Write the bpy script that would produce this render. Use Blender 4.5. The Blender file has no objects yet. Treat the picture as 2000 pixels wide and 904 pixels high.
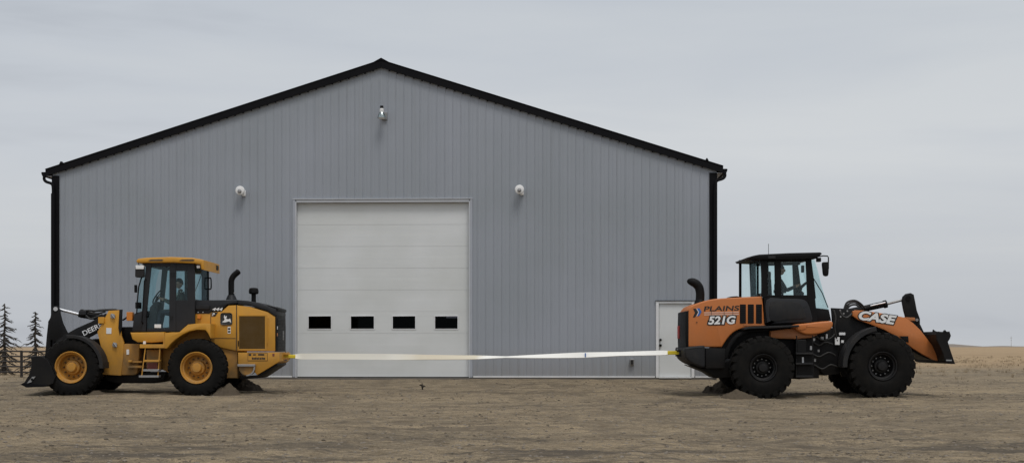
import bpy, bmesh, math, random
import numpy as np
from mathutils import Vector, Matrix

random.seed(7)
R = math.radians
PI = math.pi
scene = bpy.context.scene
COL = scene.collection
K = 1.7               # the picture was taken from well back with a longer lens
F = 1530.0 * K           # focal length in photo pixels
EYE = 1.5
HY = 676.0            # photo row of the eye level

# ------------------------------------------------------------------ materials
def newmat(name):
    m = bpy.data.materials.new(name); m.use_nodes = True
    nt = m.node_tree; b = nt.nodes['Principled BSDF']
    return m, nt, b

def paint(name, col, rough=0.45, metal=0.0, dirt=0.25, dirtcol=(0.20, 0.16, 0.115), scale=2.5, bump=0.0, spec=0.5, zdirt=None, coat=0.0):
    """painted or plain surface with uneven dust, small colour wander and uneven gloss"""
    m, nt, b = newmat(name); N = nt.nodes; L = nt.links
    tc = N.new('ShaderNodeTexCoord')
    n1 = N.new('ShaderNodeTexNoise'); n1.inputs['Scale'].default_value = scale; n1.inputs['Detail'].default_value = 7
    n1.inputs['Roughness'].default_value = 0.65
    L.new(tc.outputs['Object'], n1.inputs['Vector'])
    r1 = N.new('ShaderNodeValToRGB'); r1.color_ramp.elements[0].position = 0.42; r1.color_ramp.elements[1].position = 0.75
    r1.color_ramp.elements[0].color = (0, 0, 0, 1); r1.color_ramp.elements[1].color = (dirt, dirt, dirt, 1)
    L.new(n1.outputs['Fac'], r1.inputs['Fac'])
    fac = r1.outputs['Color']
    if zdirt:       # mud and dust thrown up from the ground: thicker low on the machine
        sp = N.new('ShaderNodeSeparateXYZ'); L.new(tc.outputs['Object'], sp.inputs[0])
        mr = N.new('ShaderNodeMapRange'); mr.inputs['From Min'].default_value = zdirt[0]; mr.inputs['From Max'].default_value = zdirt[1]
        mr.inputs['To Min'].default_value = zdirt[2]; mr.inputs['To Max'].default_value = 0.0
        L.new(sp.outputs['Z'], mr.inputs['Value'])
        mu = N.new('ShaderNodeMath'); mu.operation = 'MULTIPLY'; L.new(mr.outputs[0], mu.inputs[0]); L.new(n1.outputs['Fac'], mu.inputs[1])
        ad = N.new('ShaderNodeMath'); ad.operation = 'ADD'; ad.use_clamp = True; L.new(mu.outputs[0], ad.inputs[0]); L.new(fac, ad.inputs[1])
        fac = ad.outputs[0]
    mx = N.new('ShaderNodeMixRGB'); mx.inputs['Color1'].default_value = (*col, 1); mx.inputs['Color2'].default_value = (*dirtcol, 1)
    L.new(fac, mx.inputs['Fac'])
    L.new(mx.outputs[0], b.inputs['Base Color'])
    n2 = N.new('ShaderNodeTexNoise'); n2.inputs['Scale'].default_value = scale * 6; n2.inputs['Detail'].default_value = 4
    L.new(tc.outputs['Object'], n2.inputs['Vector'])
    mr2 = N.new('ShaderNodeMapRange'); mr2.inputs['To Min'].default_value = max(0.05, rough - 0.12); mr2.inputs['To Max'].default_value = min(1, rough + 0.2)
    L.new(n2.outputs['Fac'], mr2.inputs['Value']); L.new(mr2.outputs[0], b.inputs['Roughness'])
    b.inputs['Metallic'].default_value = metal
    b.inputs['Specular IOR Level'].default_value = spec
    if coat: b.inputs['Coat Weight'].default_value = coat; b.inputs['Coat Roughness'].default_value = 0.25
    if bump:
        bp = N.new('ShaderNodeBump'); bp.inputs['Strength'].default_value = bump; bp.inputs['Distance'].default_value = 0.01
        L.new(n2.outputs['Fac'], bp.inputs['Height']); L.new(bp.outputs[0], b.inputs['Normal'])
    return m

def glass(name, tint, gl=0.12, rough=0.03):
    m, nt, b = newmat(name); N = nt.nodes; L = nt.links
    N.remove(b); out = N['Material Output']
    t = N.new('ShaderNodeBsdfTransparent'); t.inputs[0].default_value = (*tint, 1)
    g = N.new('ShaderNodeBsdfGlossy'); g.inputs['Roughness'].default_value = rough; g.inputs['Color'].default_value = (0.8, 0.9, 0.92, 1)
    lw = N.new('ShaderNodeLayerWeight'); pw = N.new('ShaderNodeMath'); pw.operation = 'POWER'; pw.inputs[1].default_value = 4; L.new(lw.outputs['Facing'], pw.inputs[0])
    ad = N.new('ShaderNodeMath'); ad.operation = 'MULTIPLY_ADD'; ad.use_clamp = True; ad.inputs[1].default_value = 0.25; ad.inputs[2].default_value = 0.025 + gl
    L.new(pw.outputs[0], ad.inputs[0])
    mx = N.new('ShaderNodeMixShader'); L.new(ad.outputs[0], mx.inputs[0]); L.new(t.outputs[0], mx.inputs[1]); L.new(g.outputs[0], mx.inputs[2])
    L.new(mx.outputs[0], out.inputs['Surface'])
    return m

DUST = (0.17, 0.135, 0.095)
M = {}
M['jd_yellow'] = paint('jd_yellow', (0.58, 0.275, 0.02), 0.48, dirt=0.24, zdirt=(0.0, 1.7, 0.9), dirtcol=(0.21, 0.14, 0.07), coat=0.05)
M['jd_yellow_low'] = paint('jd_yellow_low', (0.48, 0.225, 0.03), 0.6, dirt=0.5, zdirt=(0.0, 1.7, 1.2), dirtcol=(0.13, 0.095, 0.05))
M['jd_rim'] = paint('jd_rim', (0.50, 0.235, 0.03), 0.55, dirt=0.7, scale=5, dirtcol=(0.2, 0.14, 0.07))
M['jd_bolt_and_shade'] = paint('jd_bolt_and_shade', (0.10, 0.06, 0.025), 0.6, dirt=0.4, scale=6)
M['jd_screen'] = paint('jd_screen', (0.115, 0.068, 0.022), 0.8, dirt=0.2, scale=3, spec=0.15)
M['charcoal'] = paint('charcoal', (0.017, 0.018, 0.021), 0.5, dirt=0.03, scale=2, spec=0.3)
M['black'] = paint('black', (0.005, 0.005, 0.0055), 0.5, dirt=0.02, scale=3, spec=0.15)
M['black_paint'] = paint('black_paint', (0.007, 0.007, 0.0075), 0.5, dirt=0.03, scale=3, zdirt=(0, 1.0, 0.05), spec=0.18)
M['steel_black'] = paint('steel_black', (0.0045, 0.0045, 0.006), 0.6, dirt=0.01, scale=1.2, spec=0.12)
M['grey_plastic'] = paint('grey_plastic', (0.016, 0.0165, 0.018), 0.6, dirt=0.07, scale=4, spec=0.25)
M['rubber'] = paint('rubber', (0.008, 0.0078, 0.0075), 0.9, dirt=0.14, scale=5, bump=0.35, dirtcol=(0.055, 0.045, 0.034), spec=0.12)
M['hose'] = paint('hose', (0.012, 0.012, 0.012), 0.55, dirt=0.1, scale=8)
M['rim_black'] = paint('rim_black', (0.009, 0.009, 0.010), 0.5, dirt=0.05, scale=6, spec=0.25)
M['chrome'] = paint('chrome', (0.75, 0.76, 0.78), 0.22, 0.9, dirt=0.1, scale=6)
M['steel'] = paint('steel', (0.35, 0.35, 0.35), 0.45, 0.7, dirt=0.3, scale=6)
M['orange'] = paint('orange', (0.51, 0.155, 0.031), 0.48, dirt=0.16, zdirt=(0.2, 1.9, 0.55), dirtcol=(0.26, 0.14, 0.07), coat=0.05)
M['orange_low'] = paint('orange_low', (0.42, 0.15, 0.045), 0.55, dirt=0.35, zdirt=(0.2, 1.9, 0.6), dirtcol=(0.16, 0.1, 0.06))
M['white'] = paint('white', (0.80, 0.80, 0.79), 0.5, dirt=0.04, scale=6)
M['decal_black'] = paint('decal_black', (0.012, 0.012, 0.012), 0.5, dirt=0.05, scale=6)
M['decal_blue'] = paint('decal_blue', (0.03, 0.13, 0.42), 0.5, dirt=0.05, scale=6)
M['decal_pink'] = paint('decal_pink', (0.66, 0.42, 0.32), 0.5, dirt=0.1, scale=6)
M['red'] = paint('red', (0.42, 0.03, 0.02), 0.35, dirt=0.1, scale=6)
M['dull_red'] = paint('dull_red', (0.16, 0.03, 0.02), 0.5, dirt=0.4, scale=8)
M['amber'] = paint('amber', (0.6, 0.2, 0.02), 0.3, dirt=0.1, scale=6)
M['glass_cab'] = glass('glass_cab', (0.92, 0.985, 0.985), 0.0)
M['glass_jd'] = glass('glass_jd', (0.86, 0.97, 0.99), 0.0)
M['glass_door'] = glass('glass_door', (0.12, 0.12, 0.13), -0.02)
M['glass_lamp'] = glass('glass_lamp', (0.8, 0.82, 0.82), 0.15, 0.1)
M['seat'] = paint('seat', (0.02, 0.02, 0.022), 0.9, dirt=0.1, scale=8)
M['skin'] = paint('skin', (0.42, 0.25, 0.18), 0.6, dirt=0.0)
M['cloth_dark'] = paint('cloth_dark', (0.03, 0.034, 0.045), 0.95, dirt=0.05, scale=8)
M['cloth_vest'] = paint('cloth_vest', (0.07, 0.075, 0.06), 0.9, dirt=0.05, scale=8)
M['vest_strip'] = paint('vest_strip', (0.55, 0.56, 0.5), 0.6, dirt=0.05, scale=8)
M['hair'] = paint('hair', (0.015, 0.011, 0.009), 0.8, dirt=0.0)
M['roofing'] = paint('roofing', (0.03, 0.03, 0.033), 0.5, dirt=0.1)
M['soffit'] = paint('soffit', (0.45, 0.46, 0.5), 0.6, dirt=0.1)
M['trim_white'] = paint('trim_white', (0.74, 0.75, 0.76), 0.45, dirt=0.15, scale=3)
M['jamb'] = paint('jamb', (0.50, 0.52, 0.55), 0.45, dirt=0.15, scale=3)
M['trim_grey'] = paint('trim_grey', (0.36, 0.385, 0.43), 0.45, dirt=0.15, scale=3)
M['concrete'] = paint('concrete', (0.13, 0.12, 0.108), 0.9, dirt=0.4, scale=3)
M['bark'] = paint('bark', (0.03, 0.025, 0.02), 0.95, dirt=0.2, scale=5)
M['pipe'] = paint('pipe', (0.028, 0.024, 0.022), 0.7, dirt=0.15, scale=5)
M['yellow_web'] = paint('yellow_web', (0.75, 0.58, 0.03), 0.8, dirt=0.2, scale=10)

def siding_mat():
    m, nt, b = newmat('siding'); N = nt.nodes; L = nt.links
    tc = N.new('ShaderNodeTexCoord')
    mp = N.new('ShaderNodeMapping'); mp.inputs['Scale'].default_value = (4.37, 1, 0.05)
    L.new(tc.outputs['Object'], mp.inputs[0])
    n = N.new('ShaderNodeTexNoise'); n.inputs['Scale'].default_value = 1.0; n.inputs['Detail'].default_value = 3
    L.new(mp.outputs[0], n.inputs['Vector'])
    n2 = N.new('ShaderNodeTexNoise'); n2.inputs['Scale'].default_value = 0.33; n2.inputs['Detail'].default_value = 4
    L.new(tc.outputs['Object'], n2.inputs['Vector'])
    r = N.new('ShaderNodeValToRGB'); e = r.color_ramp.elements
    e[0].position = 0.3; e[0].color = (0.303, 0.325, 0.362, 1); e[1].position = 0.72; e[1].color = (0.315, 0.337, 0.375, 1)
    L.new(n.outputs['Fac'], r.inputs[0])
    r2 = N.new('ShaderNodeValToRGB'); e = r2.color_ramp.elements
    e[0].position = 0.35; e[0].color = (0.92, 0.935, 0.92, 1); e[1].position = 0.65; e[1].color = (1.03, 1.03, 1.04, 1)
    L.new(n2.outputs['Fac'], r2.inputs[0])
    mx = N.new('ShaderNodeMixRGB'); mx.blend_type = 'MULTIPLY'; mx.inputs[0].default_value = 1
    L.new(r.outputs[0], mx.inputs[1]); L.new(r2.outputs[0], mx.inputs[2])
    # dirt washed down in streaks, and splash dirt along the foot of the wall
    mp3 = N.new('ShaderNodeMapping'); mp3.inputs['Scale'].default_value = (9, 1, 0.22); L.new(tc.outputs['Object'], mp3.inputs[0])
    n3 = N.new('ShaderNodeTexNoise'); n3.inputs['Scale'].default_value = 1; n3.inputs['Detail'].default_value = 5; L.new(mp3.outputs[0], n3.inputs['Vector'])
    r3 = N.new('ShaderNodeValToRGB'); e = r3.color_ramp.elements; e[0].position = 0.58; e[0].color = (0, 0, 0, 1); e[1].position = 0.8; e[1].color = (0.22, 0.22, 0.22, 1)
    L.new(n3.outputs['Fac'], r3.inputs[0])
    mx3 = N.new('ShaderNodeMixRGB'); mx3.inputs[2].default_value = (0.2, 0.2, 0.19, 1); L.new(r3.outputs[0], mx3.inputs[0]); L.new(mx.outputs[0], mx3.inputs[1])
    sp = N.new('ShaderNodeSeparateXYZ'); L.new(tc.outputs['Object'], sp.inputs[0])
    mr = N.new('ShaderNodeMapRange'); mr.inputs['From Min'].default_value = 0.0; mr.inputs['From Max'].default_value = 0.9; mr.inputs['To Min'].default_value = 0.75; mr.inputs['To Max'].default_value = 0
    L.new(sp.outputs['Z'], mr.inputs['Value'])
    mu = N.new('ShaderNodeMath'); mu.operation = 'MULTIPLY'; L.new(mr.outputs[0], mu.inputs[0]); L.new(n3.outputs['Fac'], mu.inputs[1])
    mx4 = N.new('ShaderNodeMixRGB'); mx4.inputs[2].default_value = (0.22, 0.19, 0.15, 1); L.new(mu.outputs[0], mx4.inputs[0]); L.new(mx3.outputs[0], mx4.inputs[1])
    L.new(mx4.outputs[0], b.inputs['Base Color'])
    b.inputs['Roughness'].default_value = 0.5; b.inputs['Specular IOR Level'].default_value = 0.35
    bp = N.new('ShaderNodeBump'); bp.inputs['Strength'].default_value = 0.25; bp.inputs['Distance'].default_value = 0.02
    L.new(n2.outputs['Fac'], bp.inputs['Height']); L.new(bp.outputs[0], b.inputs['Normal'])
    return m
M['siding'] = siding_mat()

def door_mat():
    m, nt, b = newmat('door_panel'); N = nt.nodes; L = nt.links
    tc = N.new('ShaderNodeTexCoord')
    mp = N.new('ShaderNodeMapping'); mp.inputs['Scale'].default_value = (0.5, 1, 9); L.new(tc.outputs['Object'], mp.inputs[0])
    n = N.new('ShaderNodeTexNoise'); n.inputs['Scale'].default_value = 1; n.inputs['Detail'].default_value = 4; L.new(mp.outputs[0], n.inputs['Vector'])
    n2 = N.new('ShaderNodeTexNoise'); n2.inputs['Scale'].default_value = 0.6; n2.inputs['Detail'].default_value = 5; L.new(tc.outputs['Object'], n2.inputs['Vector'])
    r = N.new('ShaderNodeValToRGB'); e = r.color_ramp.elements
    e[0].position = 0.3; e[0].color = (0.675, 0.695, 0.70, 1); e[1].position = 0.7; e[1].color = (0.70, 0.717, 0.72, 1)
    L.new(n.outputs['Fac'], r.inputs[0])
    r2 = N.new('ShaderNodeValToRGB'); e = r2.color_ramp.elements
    e[0].position = 0.35; e[0].color = (0.90, 0.90, 0.88, 1); e[1].position = 0.65; e[1].color = (1, 1, 1, 1)
    L.new(n2.outputs['Fac'], r2.inputs[0])
    mx = N.new('ShaderNodeMixRGB'); mx.blend_type = 'MULTIPLY'; mx.inputs[0].default_value = 1
    L.new(r.outputs[0], mx.inputs[1]); L.new(r2.outputs[0], mx.inputs[2])
    L.new(mx.outputs[0], b.inputs['Base Color']); b.inputs['Roughness'].default_value = 0.5
    b.inputs['Specular IOR Level'].default_value = 0.3
    return m
M['door_panel'] = door_mat()

def ground_mat():
    m, nt, b = newmat('ground'); N = nt.nodes; L = nt.links
    tc = N.new('ShaderNodeTexCoord')
    def noise(sc, det, rough=0.6, scale3=None, dist=0.0):
        src = tc.outputs['Object']
        if scale3:
            mp = N.new('ShaderNodeMapping'); mp.inputs['Scale'].default_value = scale3; L.new(src, mp.inputs[0]); src = mp.outputs[0]
        n = N.new('ShaderNodeTexNoise'); n.inputs['Scale'].default_value = sc; n.inputs['Detail'].default_value = det; n.inputs['Roughness'].default_value = rough
        n.inputs['Distortion'].default_value = dist
        L.new(src, n.inputs['Vector']); return n.outputs['Fac']
    def ramp(fac, stops):
        r = N.new('ShaderNodeValToRGB'); e = r.color_ramp.elements
        e[0].position, c0 = stops[0]; e[0].color = (*c0, 1); e[1].position, c1 = stops[-1]; e[1].color = (*c1, 1)
        for p, c in stops[1:-1]:
            x = e.new(p); x.color = (*c, 1)
        L.new(fac, r.inputs[0]); return r.outputs[0]
    def mix(fac, a, c, mode='MIX', f=None):
        x = N.new('ShaderNodeMixRGB'); x.blend_type = mode
        if f is None: L.new(fac, x.inputs[0])
        else: x.inputs[0].default_value = f
        L.new(a, x.inputs[1]); L.new(c, x.inputs[2]); return x.outputs[0]
    g = (lambda v: (v, v, v))
    big = noise(0.35, 6, 0.6, (0.6, 1.2, 1))
    mid = noise(2.2, 6, 0.65, (0.7, 1.3, 1), 0.4)
    fine = noise(28, 5, 0.7)
    grit = noise(90, 3, 0.7)
    base = ramp(big, [(0.32, (0.205, 0.168, 0.118)), (0.5, (0.250, 0.202, 0.139)), (0.68, (0.298, 0.238, 0.158))])
    m1 = ramp(mid, [(0.30, (0.62, 0.60, 0.58)), (0.48, (0.95, 0.95, 0.95)), (0.70, (1.18, 1.17, 1.14))])
    c = mix(None, base, m1, 'MULTIPLY', 1)
    m2 = ramp(fine, [(0.32, (0.55, 0.54, 0.53)), (0.5, (1, 1, 1)), (0.70, (1.38, 1.36, 1.33))])
    c = mix(None, c, m2, 'MULTIPLY', 0.85)
    m3 = ramp(grit, [(0.32, (0.5, 0.5, 0.5)), (0.5, (1, 1, 1)), (0.68, (1.55, 1.53, 1.5))])
    c = mix(None, c, m3, 'MULTIPLY', 0.8)
    m4 = ramp(noise(8, 7, 0.72, (0.45, 1.5, 1), 0.7), [(0.33, (0.50, 0.49, 0.48)), (0.47, (0.97, 0.97, 0.97)), (0.68, (1.25, 1.23, 1.18))])  # light and shade of the small relief put into the colour
    c = mix(None, c, m4, 'MULTIPLY', 0.9)
    # damp dark soil patches in the foreground and right
    sp = N.new('ShaderNodeSeparateXYZ'); L.new(tc.outputs['Object'], sp.inputs[0])
    damp = noise(0.9, 7, 0.7, (0.45, 1.6, 1), 0.8)
    dr = ramp(damp, [(0.50, g(0)), (0.60, g(0.85))])
    mr = N.new('ShaderNodeMapRange'); mr.inputs['From Min'].default_value = 25; mr.inputs['From Max'].default_value = 17.5; mr.inputs['To Min'].default_value = 0.12; mr.inputs['To Max'].default_value = 1
    L.new(sp.outputs['Y'], mr.inputs['Value'])
    mu = N.new('ShaderNodeMath'); mu.operation = 'MULTIPLY'; L.new(dr, mu.inputs[0]); L.new(mr.outputs[0], mu.inputs[1])
    dk = N.new('ShaderNodeRGB'); dk.outputs[0].default_value = (0.085, 0.072, 0.058, 1)
    c = mix(mu.outputs[0], c, dk.outputs[0])
    # clumps of turned soil, with dark streaks coloured in as their shadows
    cl = ramp(noise(2.6, 7, 0.66, (0.38, 0.9, 1), 0.9), [(0.525, g(0)), (0.57, g(1))])
    area = ramp(noise(0.22, 4, 0.6, (0.6, 1.3, 1)), [(0.44, g(0.08)), (0.60, g(0.75))])
    cm = N.new('ShaderNodeMath'); cm.operation = 'MULTIPLY'; L.new(cl, cm.inputs[0]); L.new(area, cm.inputs[1])
    ck = N.new('ShaderNodeRGB'); ck.outputs[0].default_value = (0.100, 0.083, 0.064, 1)
    c = mix(cm.outputs[0], c, ck.outputs[0])
    # soil pressed down and turned over by tyres
    at = N.new('ShaderNodeAttribute'); at.attribute_name = 'track'
    tr = N.new('ShaderNodeMath'); tr.operation = 'MULTIPLY'; tr.inputs[1].default_value = 0.75; L.new(at.outputs['Fac'], tr.inputs[0])
    tk = N.new('ShaderNodeRGB'); tk.outputs[0].default_value = (0.150, 0.122, 0.088, 1)
    c = mix(tr.outputs[0], c, tk.outputs[0])
    # dead straw worked into the surface
    straw = noise(5, 6, 0.7, (0.5, 2.0, 1), 1.0)
    sr = ramp(straw, [(0.58, g(0)), (0.68, g(0.55))])
    st = N.new('ShaderNodeRGB'); st.outputs[0].default_value = (0.40, 0.315, 0.20, 1)
    c = mix(sr, c, st.outputs[0])
    # dry grass field beyond the yard
    fld = ramp(noise(0.03, 6, 0.6, (0.35, 1, 1)), [(0.3, (0.29, 0.208, 0.125)), (0.6, (0.37, 0.268, 0.160)), (0.75, (0.22, 0.16, 0.102))])
    ff = ramp(noise(0.5, 5, 0.7, (0.4, 1, 1)), [(0.3, g(0.75)), (0.7, g(1.2))])
    fld = mix(None, fld, ff, 'MULTIPLY', 1)
    edge = noise(0.12, 4)
    ad = N.new('ShaderNodeMath'); ad.operation = 'MULTIPLY_ADD'; ad.inputs[1].default_value = 24; L.new(edge, ad.inputs[0]); L.new(sp.outputs['Y'], ad.inputs[2])
    # the yard ends sooner at the left than at the right
    mr2 = N.new('ShaderNodeMapRange'); mr2.interpolation_type = 'SMOOTHSTEP'
    mr2.inputs['From Min'].default_value = 66; mr2.inputs['From Max'].default_value = 84
    L.new(ad.outputs[0], mr2.inputs['Value'])
    c = mix(mr2.outputs[0], c, fld)
    L.new(c, b.inputs['Base Color']); b.inputs['Roughness'].default_value = 0.95; b.inputs['Specular IOR Level'].default_value = 0.15
    bp = N.new('ShaderNodeBump'); bp.inputs['Strength'].default_value = 0.9; bp.inputs['Distance'].default_value = 0.03
    L.new(fine, bp.inputs['Height'])
    bp2 = N.new('ShaderNodeBump'); bp2.inputs['Strength'].default_value = 0.7; bp2.inputs['Distance'].default_value = 0.012
    L.new(grit, bp2.inputs['Height']); L.new(bp.outputs[0], bp2.inputs['Normal']); L.new(bp2.outputs[0], b.inputs['Normal'])
    return m
M['ground'] = ground_mat()
M['stone'] = paint('stone', (0.215, 0.185, 0.148), 0.9, dirt=0.8, scale=1.5, dirtcol=(0.11, 0.092, 0.072))
M['clod'] = paint('clod', (0.12, 0.097, 0.070), 0.95, dirt=0.6, scale=1.5, dirtcol=(0.06, 0.05, 0.04), bump=0.5)
M['straw'] = paint('straw', (0.29, 0.225, 0.14), 0.9, dirt=0.7, scale=1.5, dirtcol=(0.13, 0.10, 0.065))
M['soil'] = paint('soil', (0.095, 0.076, 0.054), 0.95, dirt=0.8, scale=5, dirtcol=(0.085, 0.068, 0.05), bump=1.0, spec=0.1)
M['soil_shaded'] = paint('soil_shaded', (0.06, 0.049, 0.038), 0.95, dirt=0.8, scale=5, dirtcol=(0.03, 0.026, 0.021), bump=1.0, spec=0.1)  # darker copy of the soil, shade under the tails put into its colour
M['far_hill'] = paint('far_hill', (0.20, 0.165, 0.13), 0.95, dirt=0.5, scale=0.01, dirtcol=(0.13, 0.12, 0.11))

def web_mat():
    m, nt, b = newmat('webbing'); N = nt.nodes; L = nt.links
    tc = N.new('ShaderNodeTexCoord'); sp = N.new('ShaderNodeSeparateXYZ'); L.new(tc.outputs['Object'], sp.inputs[0])
    n = N.new('ShaderNodeTexNoise'); n.inputs['Scale'].default_value = 1.6; n.inputs['Detail'].default_value = 5; L.new(tc.outputs['Object'], n.inputs['Vector'])
    ma = N.new('ShaderNodeMath'); ma.operation = 'MULTIPLY_ADD'; ma.inputs[1].default_value = 0.8; L.new(n.outputs['Fac'], ma.inputs[0]); L.new(sp.outputs['X'], ma.inputs[2])
    r = N.new('ShaderNodeValToRGB'); e = r.color_ramp.elements
    mr = N.new('ShaderNodeMapRange'); mr.inputs['From Min'].default_value = -5; mr.inputs['From Max'].default_value = 5; L.new(ma.outputs[0], mr.inputs['Value'])
    e[0].position = 0.0; e[0].color = (0.80, 0.77, 0.68, 1); e[1].position = 1; e[1].color = (0.82, 0.81, 0.77, 1)
    for p, c in [(0.32, (0.80, 0.78, 0.70)), (0.41, (0.60, 0.54, 0.42)), (0.53, (0.62, 0.57, 0.45)), (0.55, (0.82, 0.81, 0.76))]:
        x = e.new(p); x.color = (*c, 1)
    L.new(mr.outputs[0], r.inputs[0]); L.new(r.outputs[0], b.inputs['Base Color']); b.inputs['Roughness'].default_value = 0.85
    return m
M['webbing'] = web_mat()

# ------------------------------------------------------------------ mesh helpers
def rotz(o, a): o.rotation_euler = (0, 0, a)

def thing(name, label, cat, loc=(0, 0, 0), rz=0, group=None):
    o = bpy.data.objects.new(name, None); COL.objects.link(o); o.empty_display_size = 0.3
    o.location = loc; o.rotation_euler = (0, 0, rz); o['label'] = label; o['category'] = cat
    if group: o['group'] = group
    return o

def tag(o, label, cat, group=None):
    o['label'] = label; o['category'] = cat
    if group: o['group'] = group
    return o

def offset_poly(P, d):
    """inward offset of a simple polygon of (x, z) points"""
    n = len(P); area = sum(P[i][0] * P[(i + 1) % n][1] - P[(i + 1) % n][0] * P[i][1] for i in range(n))
    s = 1 if area > 0 else -1
    out = []
    for i in range(n):
        a, b, c = P[i - 1], P[i], P[(i + 1) % n]
        e1 = Vector((b[0] - a[0], b[1] - a[1])); e2 = Vector((c[0] - b[0], c[1] - b[1]))
        if e1.length < 1e-6 or e2.length < 1e-6: out.append(b); continue
        e1.normalize(); e2.normalize()
        n1 = Vector((-e1.y, e1.x)) * s; n2 = Vector((-e2.y, e2.x)) * s
        m = n1 + n2
        if m.length < 0.2: m = n1
        m.normalize(); k = max(0.45, m.dot(n1))
        out.append((b[0] + m.x * d / k, b[1] + m.y * d / k))
    return out

def cr(pts, n=6, closed=False):
    """Catmull-Rom through points"""
    out = []; m = len(pts)
    rng = range(m) if closed else range(m - 1)
    for i in rng:
        g = (lambda k: pts[k % m]) if closed else (lambda k: pts[min(max(k, 0), m - 1)])
        p0, p1, p2, p3 = g(i - 1), g(i), g(i + 1), g(i + 2)
        for k in range(n):
            t = k / n
            out.append(tuple(0.5 * (2 * b + (c - a) * t + (2 * a - 5 * b + 4 * c - d) * t * t + (-a + 3 * b - 3 * c + d) * t ** 3) for a, b, c, d in zip(p0, p1, p2, p3)))
    if not closed: out.append(tuple(pts[-1]))
    return out

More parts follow.
